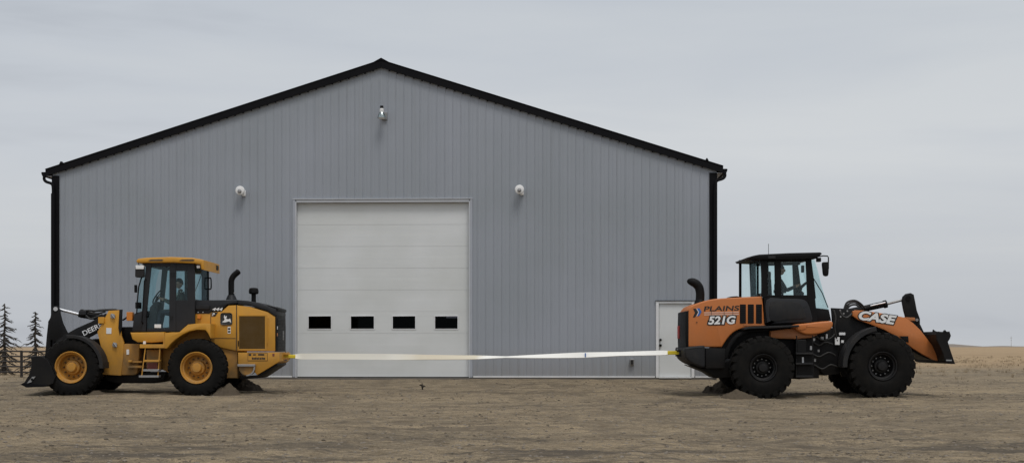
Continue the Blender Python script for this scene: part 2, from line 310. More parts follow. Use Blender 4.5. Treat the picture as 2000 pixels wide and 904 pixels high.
class MB:
    def __init__(s): s.bm = bmesh.new()
    def ring(s, pts): return [s.bm.verts.new(p) for p in pts]
    def bridge(s, a, b, closed=True):
        n = len(a)
        for i in range(n if closed else n - 1):
            j = (i + 1) % n
            try: s.bm.faces.new((a[i], a[j], b[j], b[i]))
            except ValueError: pass
    def prism(s, P, y0, y1, b=0.0, steps=2):
        """extrude an (x, z) outline between two depths, with rounded rims of radius b"""
        rings = []
        if b > 0:
            for k in range(steps + 1):
                t = PI / 2 * k / steps
                rings.append((offset_poly(P, b * (1 - math.sin(t))), y0 + b * (1 - math.cos(t))))
            for k in range(steps, -1, -1):
                t = PI / 2 * k / steps
                rings.append((offset_poly(P, b * (1 - math.sin(t))), y1 - b * (1 - math.cos(t))))
        else: rings = [(P, y0), (P, y1)]
        vs = [s.ring([(x, y, z) for x, z in Q]) for Q, y in rings]
        s.bm.faces.new(vs[0])
        for a, c in zip(vs, vs[1:]): s.bridge(a, c)
        s.bm.faces.new(list(reversed(vs[-1])))
        return s
    def box(s, x0, x1, y0, y1, z0, z1):
        return s.prism([(x0, z0), (x1, z0), (x1, z1), (x0, z1)], y0, y1)
    def rbox(s, x0, x1, y0, y1, z0, z1, b=0.01):
        c = b
        P = []
        for cx, cz, a0 in ((x1 - c, z1 - c, 0), (x0 + c, z1 - c, 90), (x0 + c, z0 + c, 180), (x1 - c, z0 + c, 270)):
            for k in range(3): P.append((cx + c * math.cos(R(a0 + 45 * k)), cz + c * math.sin(R(a0 + 45 * k))))
        return s.prism(P, y0, y1, b * 0.6, 1)
    def tube(s, pts, r, seg=10, r1=None, cap=True):
        pts = [Vector(p) for p in pts]; n = len(pts)
        up = Vector((0, 0, 1)); rings = []; prev = None
        for i, p in enumerate(pts):
            d = (pts[min(i + 1, n - 1)] - pts[max(i - 1, 0)]).normalized()
            if prev is None:
                u = d.cross(up)
                if u.length < 1e-3: u = d.cross(Vector((1, 0, 0)))
                u.normalize()
            else:
                u = prev - d * prev.dot(d)
                u.normalize()
            prev = u; v = d.cross(u)
            rr = r[i] if isinstance(r, (list, tuple)) else (r if r1 is None else r + (r1 - r) * i / max(1, n - 1))
            rings.append(s.ring([p + (u * math.cos(2 * PI * k / seg) + v * math.sin(2 * PI * k / seg)) * rr for k in range(seg)]))
        for a, b in zip(rings, rings[1:]): s.bridge(a, b)
        if cap:
            s.bm.faces.new(list(reversed(rings[0]))); s.bm.faces.new(rings[-1])
        return s
    def lathe(s, prof, cx, cz, seg=48, closed=False, y0=0.0, axis='y', cy=0.0, cap0=True):
        rings = []
        for r, y in prof:
            if axis == 'y': rings.append(s.ring([(cx + r * math.cos(2 * PI * k / seg), y0 + y, cz + r * math.sin(2 * PI * k / seg)) for k in range(seg)]))
            else: rings.append(s.ring([(cx + r * math.cos(2 * PI * k / seg), cy + r * math.sin(2 * PI * k / seg), cz + y) for k in range(seg)]))
        for a, b in zip(rings, rings[1:]): s.bridge(a, b)
        if closed: s.bridge(rings[-1], rings[0])
        else:
            if prof[0][0] > 1e-4 and cap0: s.bm.faces.new(list(reversed(rings[0])))
            if prof[-1][0] > 1e-4: s.bm.faces.new(rings[-1])
        return s
    def strip(s, a, b, th):
        """thick sheet between two polylines a and b (3D), th = thickness vector"""
        th = Vector(th)
        A = s.ring(a); B = s.ring(b); A2 = s.ring([Vector(p) + th for p in a]); B2 = s.ring([Vector(p) + th for p in b])
        s.bridge(A, B, False); s.bridge(B2, A2, False); s.bridge(A2, A, False); s.bridge(B, B2, False)
        s.bm.faces.new((A[0], A2[0], B2[0], B[0])); s.bm.faces.new((A[-1], B[-1], B2[-1], A2[-1]))
        return s
    def build(s, name, mat, parent=None, smooth=35, bevel=0, off=None, mesh_only=False):
        bm = s.bm
        bmesh.ops.remove_doubles(bm, verts=bm.verts, dist=1e-6)
        bmesh.ops.recalc_face_normals(bm, faces=bm.faces)
        if off is not None: bmesh.ops.translate(bm, verts=bm.verts, vec=off)
        me = bpy.data.meshes.new(name); bm.to_mesh(me); bm.free()
        if smooth:
            me.polygons.foreach_set('use_smooth', [True] * len(me.polygons))
            me.set_sharp_from_angle(angle=R(smooth))
        for m_ in (mat if isinstance(mat, (list, tuple)) else [mat]): me.materials.append(m_)
        if mesh_only: return me
        o = bpy.data.objects.new(name, me); COL.objects.link(o)
        if parent: o.parent = parent
        if bevel:
            md = o.modifiers.new('bevel', 'BEVEL'); md.width = bevel; md.segments = 2; md.limit_method = 'ANGLE'; md.angle_limit = R(40)
            md.harden_normals = True
        return o

def text_obj(txt, x0, x1, z0, z1, y, mat, parent, name='lettering', bold=0.0, shear=0.0, rot=0.0, ext=0.002, back=None):
    """lettering on a vertical face looking towards -y, fitted into x0..x1, z0..z1"""
    cu = bpy.data.curves.new('t', 'FONT'); cu.body = txt; cu.offset = bold; cu.shear = shear; cu.extrude = 0.0
    o = bpy.data.objects.new('t', cu); COL.objects.link(o)
    dg = bpy.context.evaluated_depsgraph_get(); dg.update()
    me = bpy.data.meshes.new_from_object(o.evaluated_get(dg)); bpy.data.objects.remove(o)
    xs = [v.co.x for v in me.vertices]; ys = [v.co.y for v in me.vertices]
    ax, bx, ay, by = min(xs), max(xs), min(ys), max(ys)
    if back: ax, bx, ay, by = back
    cx, cz = (x0 + x1) / 2, (z0 + z1) / 2
    for v in me.vertices:
        X = (v.co.x - ax) / (bx - ax) * (x1 - x0) + x0 - cx; Z = (v.co.y - ay) / (by - ay) * (z1 - z0) + z0 - cz
        v.co = (cx + X * math.cos(rot) - Z * math.sin(rot), y, cz + X * math.sin(rot) + Z * math.cos(rot))
    bm = bmesh.new(); bm.from_mesh(me)
    r = bmesh.ops.extrude_face_region(bm, geom=bm.faces[:])
    bmesh.ops.translate(bm, verts=[g for g in r['geom'] if isinstance(g, bmesh.types.BMVert)], vec=(0, -ext, 0))
    bmesh.ops.recalc_face_normals(bm, faces=bm.faces)
    bm.to_mesh(me); bm.free(); me.name = name; me.polygons.foreach_set('use_smooth', [False] * len(me.polygons)); me.update(); me.materials.clear(); me.materials.append(mat)
    ob = bpy.data.objects.new(name, me); COL.objects.link(ob); ob.parent = parent
    return ob, (ax, bx, ay, by)

# ------------------------------------------------------------------ ground
def vnoise(x, y, seed):
    xi = np.floor(x).astype(np.int64); yi = np.floor(y).astype(np.int64)
    xf = x - xi; yf = y - yi
    u = xf * xf * (3 - 2 * xf); v = yf * yf * (3 - 2 * yf)
    def h(a, b):
        n = (a * 374761393 + b * 668265263 + seed * 974711) & 0xffffffff
        n = ((n ^ (n >> 13)) * 1274126177) & 0xffffffff
        return ((n ^ (n >> 16)) & 0xffff) / 65535.0
    return (h(xi, yi) * (1 - u) + h(xi + 1, yi) * u) * (1 - v) + (h(xi, yi + 1) * (1 - u) + h(xi + 1, yi + 1) * u) * v
def fbm(x, y, oct, seed, gain=0.5):
    s = 0; a = 1; t = 0
    for k in range(oct):
        s = s + a * (vnoise(x * 2 ** k, y * 2 ** k, seed + k) - 0.5); t += a; a *= gain
    return s / t
def sm(a, b, x):
    t = np.clip((x - a) / (b - a), 0, 1); return t * t * (3 - 2 * t)

def ground_base(x, y):
    mid = np.interp(y / K, [-60, 6, 14, 18, 20.0, 21.4, 26, 3000], [0, 0.0, 0.18, 0.35, 0.42, 0.58, 0.6, 0.6])
    left = np.interp(y / K, [-60, 6, 14, 18, 22, 33, 60, 3000], [0, 0.0, 0.18, 0.35, 0.36, 0.2, 0.15, 0.2])
    right = np.interp(y / K, [-60, 6, 14, 18, 22, 30, 60, 3000], [0, 0.0, 0.17, 0.33, 0.40, 0.50, 0.62, 0.7])
    wl = sm(-13.0, -16.0, x); wr = sm(6.2, 10.0, x)
    return mid * (1 - wl - wr) + left * wl + right * wr - 0.0028 * np.clip(x, -20, 20) * sm(8, 12, y / K) * (1 - sm(19.5, 21.4, y / K))

def track_mask(x, y):
    """wheel tracks in the yard: along the line of the strap, and turning in towards the overhead door"""
    m = np.zeros(np.shape(x)); yy0 = 18.0 * K
    def band(d, w): return np.exp(-(d / w) ** 4)
    wob = 0.12 * np.sin(x * 0.5) + 0.05 * np.sin(x * 1.7)
    for c0 in (yy0 + 0.25, yy0 + 2.2):
        m = np.maximum(m, 0.8 * band(y - c0 - wob * 0.6, 0.24) * sm(-15, -12, x) * (1 - sm(13, 17, x)))
    for c0, sl, a0, a1, st in ((26.6, 0.10, -20, 16, 0.6), (23.2, -0.14, -16, 20, 0.7), (20.2, 0.06, -20, 20, 0.6), (42.0, -0.25, 8, 40, 0.8), (33.5, 0.28, 9, 40, 0.8)):
        for o in (0, 1.9): m = np.maximum(m, st * band(y - c0 - o - sl * x - wob * 2, 0.25) * sm(a0, a0 + 4, x) * (1 - sm(a1 - 4, a1, x)))
    for x0, k in ((-5.2, 0.05), (-1.0, -0.16), (2.5, -0.30)):
        for o in (0, 1.8): m = np.maximum(m, 0.6 * band(x - x0 - o + (37 - y) ** 1.0 * k, 0.22) * (y < 37) * sm(17, 22, y))
    brk = fbm(x * 0.8, y * 0.8, 3, 91) * 3 + 0.9
    return np.clip(m * np.clip(brk, 0, 1), 0, 1)

def ground_z(x, y, detail=True):
    x = np.asarray(x, float); y = np.asarray(y, float)
    z = ground_base(x, y)
    if detail:
        amp = 1 - sm(60, 200, y)
        amp = 1 - sm(60, 260, y)
        near = 1 - sm(18, 27, y)
        wallfade = 1 - 0.45 * (sm(34.5, 36.5, y) * (1 - sm(62, 66, y)) * (x > -14) * (x < 7))
        z = z + 0.55 * sm(75, 160, y) * fbm(x * 0.012 + 3, y * 0.012, 3, 61) * (1 - 0.6 * sm(500, 1500, y))
        z = z + amp * wallfade * (0.09 * fbm(x * 0.35, y * 0.5, 3, 11) + (0.045 + 0.045 * near) * fbm(x * 1.3, y * 1.9, 4, 23) + (0.035 + 0.02 * near) * fbm(x * 5, y * 6, 3, 41, 0.6))
        z = z - amp * wallfade * track_mask(x, y) * (0.03 + 0.02 * np.sin(x * 18 + y * 5) * np.sin(y * 21))
    return z

def make_ground():
    def axis(parts):
        out = [parts[0][0]]
        for a, b, st in parts:
            n = max(1, int(round((b - a) / st))); out += [a + (b - a) * (i + 1) / n for i in range(n)]
        return np.array(out)
    xs = axis([(-3000, -400, 200), (-400, -60, 20), (-60, -22, 0.6), (-22, -14, 0.14), (-14, 14, 0.06), (14, 22, 0.14), (22, 60, 0.6), (60, 400, 20), (400, 3000, 200)])
    ys = axis([(-60, 4, 4), (4, 14, 0.4), (14, 28, 0.06), (28, 40, 0.08), (40, 70, 0.25), (70, 140, 0.8), (140, 400, 8), (400, 3200, 100)])
    X, Y = np.meshgrid(xs, ys); Z = ground_z(X, Y)
    nx, ny = len(xs), len(ys)
    co = np.stack([X, Y, Z], -1).reshape(-1, 3).astype(np.float32)
    me = bpy.data.meshes.new('ground'); me.vertices.add(nx * ny); me.vertices.foreach_set('co', co.ravel())
    i = np.arange((nx - 1) * (ny - 1)); r = i // (nx - 1); c = i % (nx - 1); a = r * nx + c
    q = np.stack([a, a + 1, a + 1 + nx, a + nx], -1).astype(np.int32)
    me.loops.add(q.size); me.loops.foreach_set('vertex_index', q.ravel())
    me.polygons.add(len(q)); me.polygons.foreach_set('loop_start', np.arange(0, q.size, 4, dtype=np.int32)); me.polygons.foreach_set('use_smooth', np.ones(len(q), bool))
    me.update(calc_edges=True); me.materials.append(M['ground'])
    at = me.attributes.new('track', 'FLOAT', 'POINT'); at.data.foreach_set('value', track_mask(X, Y).ravel().astype(np.float32))
    o = bpy.data.objects.new('ground', me); COL.objects.link(o); o['kind'] = 'structure'
make_ground()
def gz(x, y): return float(ground_z(np.array([x]), np.array([y]))[0])

# loose stones, clods and straw: nobody could count them
def scatter(name, mat, n, gen, ymin, ymax, xr, label, bias=1.0, dens=None):
    rs = np.random.RandomState(abs(hash(label)) % 1000 if False else len(label) * 7 + n % 97)
    y = ymin + (ymax - ymin) * rs.rand(n) ** bias; x = (rs.rand(n) * 2 - 1) * xr * (y / ymax)
    keep = ~((x > -13.4) & (x < 6.2) & (y > 36.6) & (y < 64))
    if dens is not None: keep &= dens(x, y) > rs.rand(n)
    x, y = x[keep], y[keep]; z = ground_z(x, y)
    V = []; Fc = []; base = 0
    for xx, yy, zz in zip(x, y, z):
        v, f = gen(rs); v = v + np.array([xx, yy, zz]); V.append(v); Fc += [tuple(base + k for k in ff) for ff in f]; base += len(v)
    me = bpy.data.meshes.new(name); me.from_pydata(np.concatenate(V).tolist(), [], Fc); me.materials.append(mat); me.update()
    o = bpy.data.objects.new(name, me); COL.objects.link(o); o['kind'] = 'stuff'; o['label'] = label; o['category'] = name.replace('_', ' ')
    return o
_ico = bmesh.new(); bmesh.ops.create_icosphere(_ico, subdivisions=1, radius=1)
ICO = np.array([v.co[:] for v in _ico.verts]); ICOF = [tuple(v.index for v in f.verts) for f in _ico.faces]; _ico.free()
def stone(rs, s0=0.006, s1=0.035):
    s = s0 + (s1 - s0) * rs.rand() ** 5
    v = ICO * (1 + 0.25 * (rs.rand(len(ICO), 1) - 0.5)) * np.array([1 + rs.rand() * .6, 1, 0.55 + rs.rand() * .3]) * s
    a = rs.rand() * 6.28; c, d = math.cos(a), math.sin(a)
    return v @ np.array([[c, d, 0], [-d, c, 0], [0, 0, 1]]), ICOF
def straw(rs):
    l = 0.04 + 0.14 * rs.rand() ** 2; w = 0.0022 + 0.003 * rs.rand(); a = rs.rand() * 6.28; d = np.array([math.cos(a), math.sin(a), (rs.rand() - 0.35) * 0.35]); p = np.array([-d[1], d[0], 0]) * w
    u = np.array([0, 0, w]); e = d * l; b = np.array([0, 0, 0.008])
    v = np.array([b - p, b + u, b + p, b + e - p, b + e + u, b + e + p]); return v, [(0, 3, 4, 1), (1, 4, 5, 2), (2, 5, 3, 0), (0, 1, 2), (5, 4, 3)]
def clump(x, y): return np.clip((fbm(x * 0.45, y * 0.8, 3, 77) + 0.08) * 5, 0.05, 1)
scatter('loose_stones', M['stone'], 12000, lambda r: stone(r, 0.005, 0.03), 15, 37, 15, 'pale loose stones scattered over the gravel yard', 1.4)
scatter('dirt_clods', M['clod'], 16000, lambda r: stone(r, 0.008, 0.034), 15, 42, 17, 'dark dirt clods scattered over the gravel yard', 1.3, clump)
scatter('straw_litter', M['straw'], 5000, straw, 15, 36, 15, 'dry straw bits lying over the gravel yard', 1.4, clump)

# grass tufts out on the right hand side of the yard and the field
def tuft(rs):
    V = []; Fc = []; k = 0; h = 0.05 + 0.12 * rs.rand()
    for _ in range(14):
        a = rs.rand() * 6.28; r0 = rs.rand() * 0.12; b = np.array([math.cos(a) * r0, math.sin(a) * r0, 0]); t = b * (1.8 + rs.rand()) + np.array([0, 0, h * (0.6 + rs.rand() * .6)])
        w = np.array([-math.sin(a), math.cos(a), 0]) * 0.006
        V += [b - w, b + w, t]; Fc.append((k, k + 1, k + 2)); k += 3
    return np.array(V), Fc
o = scatter('dry_grass', M['straw'], 8000, tuft, 42, 115, 50, 'low dry grass tufts beyond the yard', 1.0, clump)

# far hills on the horizon
def hills(name, pts, Y, dep, base):
    mb = MB(); P = [((px - 1000) / F * (Y + dep * 0.4), EYE + (HY - py) / F * (Y + dep * 0.4)) for px, py in cr(pts, 5)]
    a = [(x, Y, base) for x, z in P]; b = [(x, Y + dep * 0.4, z) for x, z in P]; c = [(x, Y + dep, base) for x, z in P]
    A, B, C_ = mb.ring(a), mb.ring(b), mb.ring(c); mb.bridge(A, B, False); mb.bridge(B, C_, False)
    o = mb.build(name, M['far_hill'], smooth=80); o['kind'] = 'structure'
hills('hills', [(1500, 678), (1700, 677), (1800, 675.5), (1850, 671.5), (1875, 672.5), (1910, 676), (1960, 675), (2010, 676), (2200, 675), (2600, 678)], 1500, 500, -2)
hills('far_ridge', [(-600, 677), (-300, 676), (-100, 675), (0, 675.5), (60, 676), (140, 675.5), (400, 677), (900, 678)], 1600, 500, -2)

# ------------------------------------------------------------------ the steel building
MX, MY, BZ = -3.645, 21.9 * K, 0.60
YAW = -math.atan2(0.68, 18.63); cw, sw = math.cos(YAW), -math.sin(YAW)
def BL(px, py=None):
    t = (px - 1000) / F; x = (t * MY - MX) / (cw + t * sw)
    if py is None: return x
    d = MY - x * sw
    return x, EYE + (HY - py) / F * d - BZ
HW = 9.32; EH = 5.79; SL = 0.314; BD = 24.0
bld = thing('steel_building', 'big grey metal sided shop with black trim and gable roof behind the loaders', 'building', (MX, MY, BZ), YAW)

dx0, dz1 = BL(577, 394); dx1 = BL(918); dz0 = 0.05
ex0, ez1 = BL(1283.5, 590); ex1 = BL(1353.5); ez0 = 0.03
def roofz(x): return EH + (HW - abs(x)) * SL
# siding: real ribs 0.2286 m apart, cut round the two openings
mb = MB(); P = []
x = -HW; k = 0; pitch = 0.2286
pts = [(-HW, 0)]
xx = -HW + 0.1
while xx < HW - 0.12:
    pts += [(xx, 0), (xx + 0.012, -0.014), (xx + 0.030, -0.014), (xx + 0.042, 0)]
    pts += [(xx + 0.112, 0), (xx + 0.118, -0.004), (xx + 0.128, -0.004), (xx + 0.134, 0)]
    xx += pitch
pts.append((HW, 0))
def ins(pts, x):
    for i in range(len(pts) - 1):
        (a, ya), (b, yb) = pts[i], pts[i + 1]
        if a < x < b: pts.insert(i + 1, (x, ya + (yb - ya) * (x - a) / (b - a))); return
for x in (dx0, dx1, ex0, ex1, 0.0): ins(pts, x)
for (a, ya), (b, yb) in zip(pts, pts[1:]):
    lo = 0.06
    m_ = (a + b) / 2
    if dx0 < m_ < dx1: lo = dz1
    if ex0 < m_ < ex1: lo = ez1
    v = [mb.bm.verts.new(p) for p in ((a, ya, lo), (b, yb, lo), (b, yb, roofz(b)), (a, ya, roofz(a)))]
    mb.bm.faces.new(v)
mb.build('front_wall', M['siding'], bld, smooth=0)
mb = MB()
mb.box(-HW, -HW + 0.12, 0.03, BD, 0, EH); mb.box(HW - 0.12, HW, 0.03, BD, 0, EH)
mb.prism([(-HW, 0), (HW, 0), (HW, EH), (0, roofz(0)), (-HW, EH)], BD, BD + 0.1)
mb.build('outer_wall', M['siding'], bld, smooth=0)
mb = MB(); mb.box(-HW + 0.13, HW - 0.13, 0.2, BD - 0.05, -0.3, 0.02)
mb.build('floor_slab', M['concrete'], bld, smooth=0)
mb = MB()   # concrete footing showing under the siding
mb.box(-HW, dx0 - 0.0, -0.02, 0.10, -0.4, 0.035); mb.box(dx1, ex0, -0.02, 0.10, -0.4, 0.035); mb.box(ex1, HW, -0.02, 0.10, -0.4, 0.035)
mb.box(dx0 + 0.002, dx1 - 0.002, -0.03, 0.19, -0.4, 0.028); mb.box(ex0 + 0.002, ex1 - 0.002, -0.03, 0.19, -0.4, 0.022)
mb.build('footing', M['concrete'], bld, smooth=0)
for a, b in ((-HW, dx0 - 0.09), (dx1 + 0.09, ex0 - 0.06), (ex1 + 0.06, HW - 0.01)):
    mb = MB(); mb.box(a, b, -0.03, -0.004, 0.037, 0.075); mb.build('base_trim', M['trim_white'], bld, smooth=0)
# roof
OV = 0.17
mb = MB()
def rz_(x): return EH + (HW - abs(x)) * SL
o0, o1 = HW + OV, rz_(HW + OV)
mb.prism([(-o0, rz_(o0) + 0.03), (0, rz_(0) + 0.03), (o0, rz_(o0) + 0.03), (o0, rz_(o0) + 0.11), (0, rz_(0) + 0.115), (-o0, rz_(o0) + 0.11)], -0.06, BD + 0.15)
mb.build('roof', M['roofing'], bld, smooth=0)
for sx in (-1, 1):
    mb = MB(); mb.prism([(sx * o0, rz_(o0) - 0.055), (sx * 0.0 + sx * 0.004, rz_(0) - 0.055), (sx * 0.004, rz_(0) + 0.145), (sx * o0, rz_(o0) + 0.13)], -0.10, -0.062)
    mb.prism([(sx * o0, rz_(o0) + 0.132), (sx * 0.004, rz_(0) + 0.147), (sx * 0.004, rz_(0) + 0.165), (sx * o0, rz_(o0) + 0.15)], -0.115, 0.1)
    # profiled closure notches under the edge
    for k in range(1, 40):
        x = sx * k * pitch; mb.box(x - 0.02, x + 0.02, -0.085, -0.064, rz_(x) - 0.085, rz_(x) - 0.05)
    xj = sx * (HW - 0.28); mb.prism([(xj - 0.05, rz_(xj) + 0.14), (xj + 0.05, rz_(xj) + 0.14), (xj + 0.012, rz_(xj) + 0.215), (xj - 0.012, rz_(xj) + 0.215)], -0.12, 0.0)
    mb.build('rake_trim', M['steel_black'], bld, smooth=0)
    mb = MB(); mb.box(min(sx * HW, sx * (o0 - 0.02)), max(sx * HW, sx * (o0 - 0.02)), -0.05, BD + 0.1, rz_(o0) - 0.06, rz_(o0) - 0.045)
    mb.build('soffit', M['soffit'], bld, smooth=0)
    g = MB(); x = sx * (o0 + 0.005); zt = rz_(o0) + 0.06
    prof = [(x, zt), (x + sx * 0.10, zt), (x + sx * 0.115, zt - 0.03), (x + sx * 0.085, zt - 0.11), (x + sx * 0.03, zt - 0.14), (x, zt - 0.14)]
    g.prism(prof, -0.10, BD + 0.1)
    g.build('gutter', M['steel_black'], bld, smooth=0)
    d = MB(); c = sx * (HW - 0.045)
    d.tube(cr([(x + sx * 0.045, -0.05, zt - 0.12), (x + sx * 0.045, -0.05, zt - 0.20), (x - sx * 0.02, -0.06, zt - 0.27), (c + sx * 0.04, -0.08, zt - 0.33), (c, -0.085, zt - 0.45), (c, -0.085, zt - 0.7)], 5), 0.042, 10)
    d.rbox(c - 0.048, c + 0.048, -0.13, -0.04, 0.12, zt - 0.6, 0.012)
    d.tube([(c, -0.085, 0.2), (c, -0.12, 0.1), (c, -0.27, 0.06)], 0.042, 10)
    d.build('downspout', M['steel_black'], bld)
    t = MB(); xa, xb = sorted((sx * (HW - 0.2), sx * (HW + 0.006)))
    t.box(xa, xb, -0.034, -0.022, 0.08, EH - 0.09); t.box(*sorted((sx * (HW + 0.002), sx * (HW + 0.014))), -0.034, 0.2, 0.08, EH - 0.09)
    t.build('corner_trim', M['steel_black'], bld, smooth=0)
mb = MB(); mb.prism([(-0.22, rz_(0.22) + 0.15), (0, rz_(0) + 0.17), (0.22, rz_(0.22) + 0.15), (0.22, rz_(0.22) + 0.165), (0, rz_(0) + 0.215), (-0.22, rz_(0.22) + 0.165)], -0.12, BD + 0.1)
mb.build('ridge_cap', M['steel_black'], bld, smooth=0)

# overhead door in its opening
mb = MB(); w = 0.05
mb.box(dx0 - 0.07, dx0 - 0.002, -0.035, 0.0, 0.04, dz1 + 0.055); mb.build('door_trim', M['trim_grey'], bld, smooth=0); mb = MB(); mb.box(dx1 + 0.002, dx1 + 0.07, -0.035, 0.0, 0.04, dz1 + 0.055)
mb.build('door_trim', M['trim_grey'], bld, smooth=0)
mb = MB(); mb.box(dx0 - 0.07, dx1 + 0.07, -0.045, -0.002, dz1 + 0.057, dz1 + 0.078)
mb.box(dx0 - 0.002, dx0 + 0.03, -0.03, 0.19, 0.03, dz1 - 0.001); mb.box(dx1 - 0.03, dx1 + 0.002, -0.03, 0.19, 0.03, dz1 - 0.001)
mb.box(dx0 + 0.031, dx1 - 0.031, -0.02, 0.19, dz1 - 0.025, dz1 + 0.05)
mb.build('door_jamb', M['jamb'], bld, smooth=0)
nsec = 8; a0, a1 = dx0 + 0.032, dx1 - 0.032; h = (dz1 - 0.03 - dz0) / nsec
wins = []
for p0, p1 in ((601, 645), (684, 729), (766, 810), (849, 893)):
    X0, Z1 = BL(p0, 617); X1, Z0 = BL(p1, 641.5); wins.append((X0, X1, Z0, Z1))
mb = MB()
YD = 0.13
def pan(x0, x1, z0, z1, y=YD, t=0.05): mb.box(x0, x1, y, y + t, z0, z1)
for i in range(nsec):
    z0 = dz0 + i * h + 0.0015; z1 = dz0 + (i + 1) * h - 0.0015
    ws = [w_ for w_ in wins if z0 < (w_[2] + w_[3]) / 2 < z1]
    if not ws:
        # pressed lines across each section
        q = (z1 - z0) / 4
        pan(a0, a1, z0, z0 + q * 2, YD); pan(a0, a1, z0 + q * 2, z1, YD + 0.0022)
    else:
        wz0, wz1 = ws[0][2], ws[0][3]
        pan(a0, a1, z0, wz0); pan(a0, a1, wz1, z1)
        xs_ = [a0] + [v for w_ in ws for v in (w_[0], w_[1])] + [a1]
        for k in range(0, len(xs_), 2): pan(xs_[k], xs_[k + 1], wz0 + 0.0005, wz1 - 0.0005)
    if i: mb.box(a0, a1, YD + 0.02, YD + 0.045, z0 - 0.01, z0 + 0.001)
mb.box(a0, a1, YD - 0.006, YD + 0.03, dz0 + 0.0, dz0 + 0.03)
door = mb.build('overhead_door', M['door_panel'], bld, smooth=0)
mb = MB(); mb.box(a0, a1, YD + 0.005, YD + 0.04, dz0 - 0.028, dz0 + 0.002); mb.build('rubber_seal', M['rubber'], door, smooth=0)
for X0, X1, Z0, Z1 in wins:
    f = MB(); t = 0.022
    f.box(X0 - t, X1 + t, YD - 0.014, YD - 0.001, Z1, Z1 + t); f.box(X0 - t, X1 + t, YD - 0.014, YD - 0.001, Z0 - t, Z0)
    f.box(X0 - t, X0, YD - 0.014, YD - 0.001, Z0, Z1); f.box(X1, X1 + t, YD - 0.014, YD - 0.001, Z0, Z1)
    f.build('window_frame', M['trim_white'], door, bevel=0.004)
    g = MB(); g.box(X0 - 0.001, X1 + 0.001, YD + 0.012, YD + 0.018, Z0 - 0.001, Z1 + 0.001); g.build('window_pane', M['glass_door'], door, smooth=0)
# entry door
mb = MB(); t = 0.055
mb.box(ex0 - 0.035, ex0 + t - 0.01, -0.04, 0.12, 0.03, ez1 + 0.03); mb.box(ex1 - t + 0.01, ex1 + 0.035, -0.04, 0.12, 0.03, ez1 + 0.03)
mb.box(ex0 + t - 0.008, ex1 - t + 0.008, -0.039, 0.12, ez1 - 0.03, ez1 + 0.03); mb.box(ex0 + t - 0.008, ex1 - t + 0.008, -0.06, 0.12, 0.022, 0.05)
mb.build('entry_frame', M['trim_white'], bld, smooth=0, bevel=0.004)
mb = MB(); mb.rbox(ex0 + t, ex1 - t, 0.02, 0.065, 0.055, ez1 - 0.035, 0.01)
ed = mb.build('entry_door', M['door_panel'], bld)
for py, r in ((663, 0.032), (674, 0.036)):
    X, Z = BL(1290, py); m2 = MB(); m2.lathe([(r, 0), (r, -0.02), (r * 0.5, -0.022), (r * 0.5, -0.045), (r * 0.95, -0.055), (r * 0.95, -0.085), (r * 0.4, -0.095)], X, Z, 20, y0=0.02)
    m2.build('door_knob' if r > 0.034 else 'door_lock', M['black'], ed)
X0, Z0 = BL(1276, 594); mb = MB(); mb.box(ex0 - 0.06, ex1 + 0.06, -0.06, -0.022, ez1 + 0.032, ez1 + 0.05); mb.build('drip_cap', M['steel_black'], bld, smooth=0)

def bworld(x, y, z): return Matrix.Translation((MX, MY, BZ)) @ Matrix.Rotation(YAW, 4, 'Z') @ Vector((x, y, z))
# lamps on the wall
def round_lamp(px, py, label, tilt):
    X, Z = BL(px, py)
    t = thing('wall_lamp', label, 'wall lamp', bworld(X, -0.02, Z), YAW, 'round white lamps either side of the overhead door')
    m = MB(); m.rbox(0.015, 0.115, -0.05, 0.02, -0.14, 0.03, 0.02); m.tube([(0.06, -0.03, -0.05), (0.03, -0.12, -0.04), (0, -0.16, 0)], 0.025, 10)
    m.build('wall_bracket', M['white'], t)
    m = MB(); m.lathe([(0.05, 0.10), (0.11, 0.08), (0.128, 0.02), (0.128, -0.015), (0.115, -0.035), (0.06, -0.05)], 0, 0, 32, y0=-0.2)
    m.build('lamp_head', M['white'], t)
    m = MB(); m.lathe([(0.055, 0.02), (0.055, -0.03), (0.035, -0.055), (0.01, -0.06)], 0.0, -0.025, 20, y0=-0.245)
    m.build('lamp_lens', M['steel'], t)
round_lamp(472.5, 374, 'round white wall lamp on the siding above the yellow loader', 0)
round_lamp(1015, 372, 'round white wall lamp right of the overhead door', 0)
X, Z = BL(748, 228)
t = thing('yard_light', 'grey yard light with clear shade high under the gable peak', 'yard light', bworld(X, -0.02, Z), YAW)
m = MB(); m.rbox(-0.03, 0.12, -0.06, 0.02, -0.10, 0.12, 0.015); m.tube([(0.03, -0.05, 0.05), (0.02, -0.16, 0.08), (0, -0.24, 0.10)], 0.022, 10); m.build('wall_bracket', M['steel'], t)
m = MB(); m.lathe([(0.05, 0.06), (0.06, 0.08), (0.055, 0.17), (0.045, 0.18)], 0, 0, 20, axis='z', cy=-0.24); m.build('lamp_housing', M['white'], t)
m = MB(); m.lathe([(0.045, 0.182), (0.048, 0.24), (0.04, 0.255)], 0, 0, 16, axis='z', cy=-0.24); m.build('photocell', M['black'], t)
m = MB(); m.lathe([(0.062, 0.075), (0.10, 0.0), (0.125, -0.09), (0.118, -0.09), (0.095, 0.0), (0.055, 0.07)], 0, 0, 24, closed=True, axis='z', cy=-0.24); m.build('lamp_shade', M['glass_lamp'], t)
m = MB(); m.lathe([(0.11, -0.075), (0.08, -0.10), (0.03, -0.11)], 0, 0, 20, axis='z', cy=-0.24); m.build('lamp_lens', M['white'], t)
X, Z = BL(1234, 706.5)
t = thing('outlet_box', 'small grey outlet box low on the siding left of the entry door', 'outlet box', bworld(X, -0.02, Z), YAW)
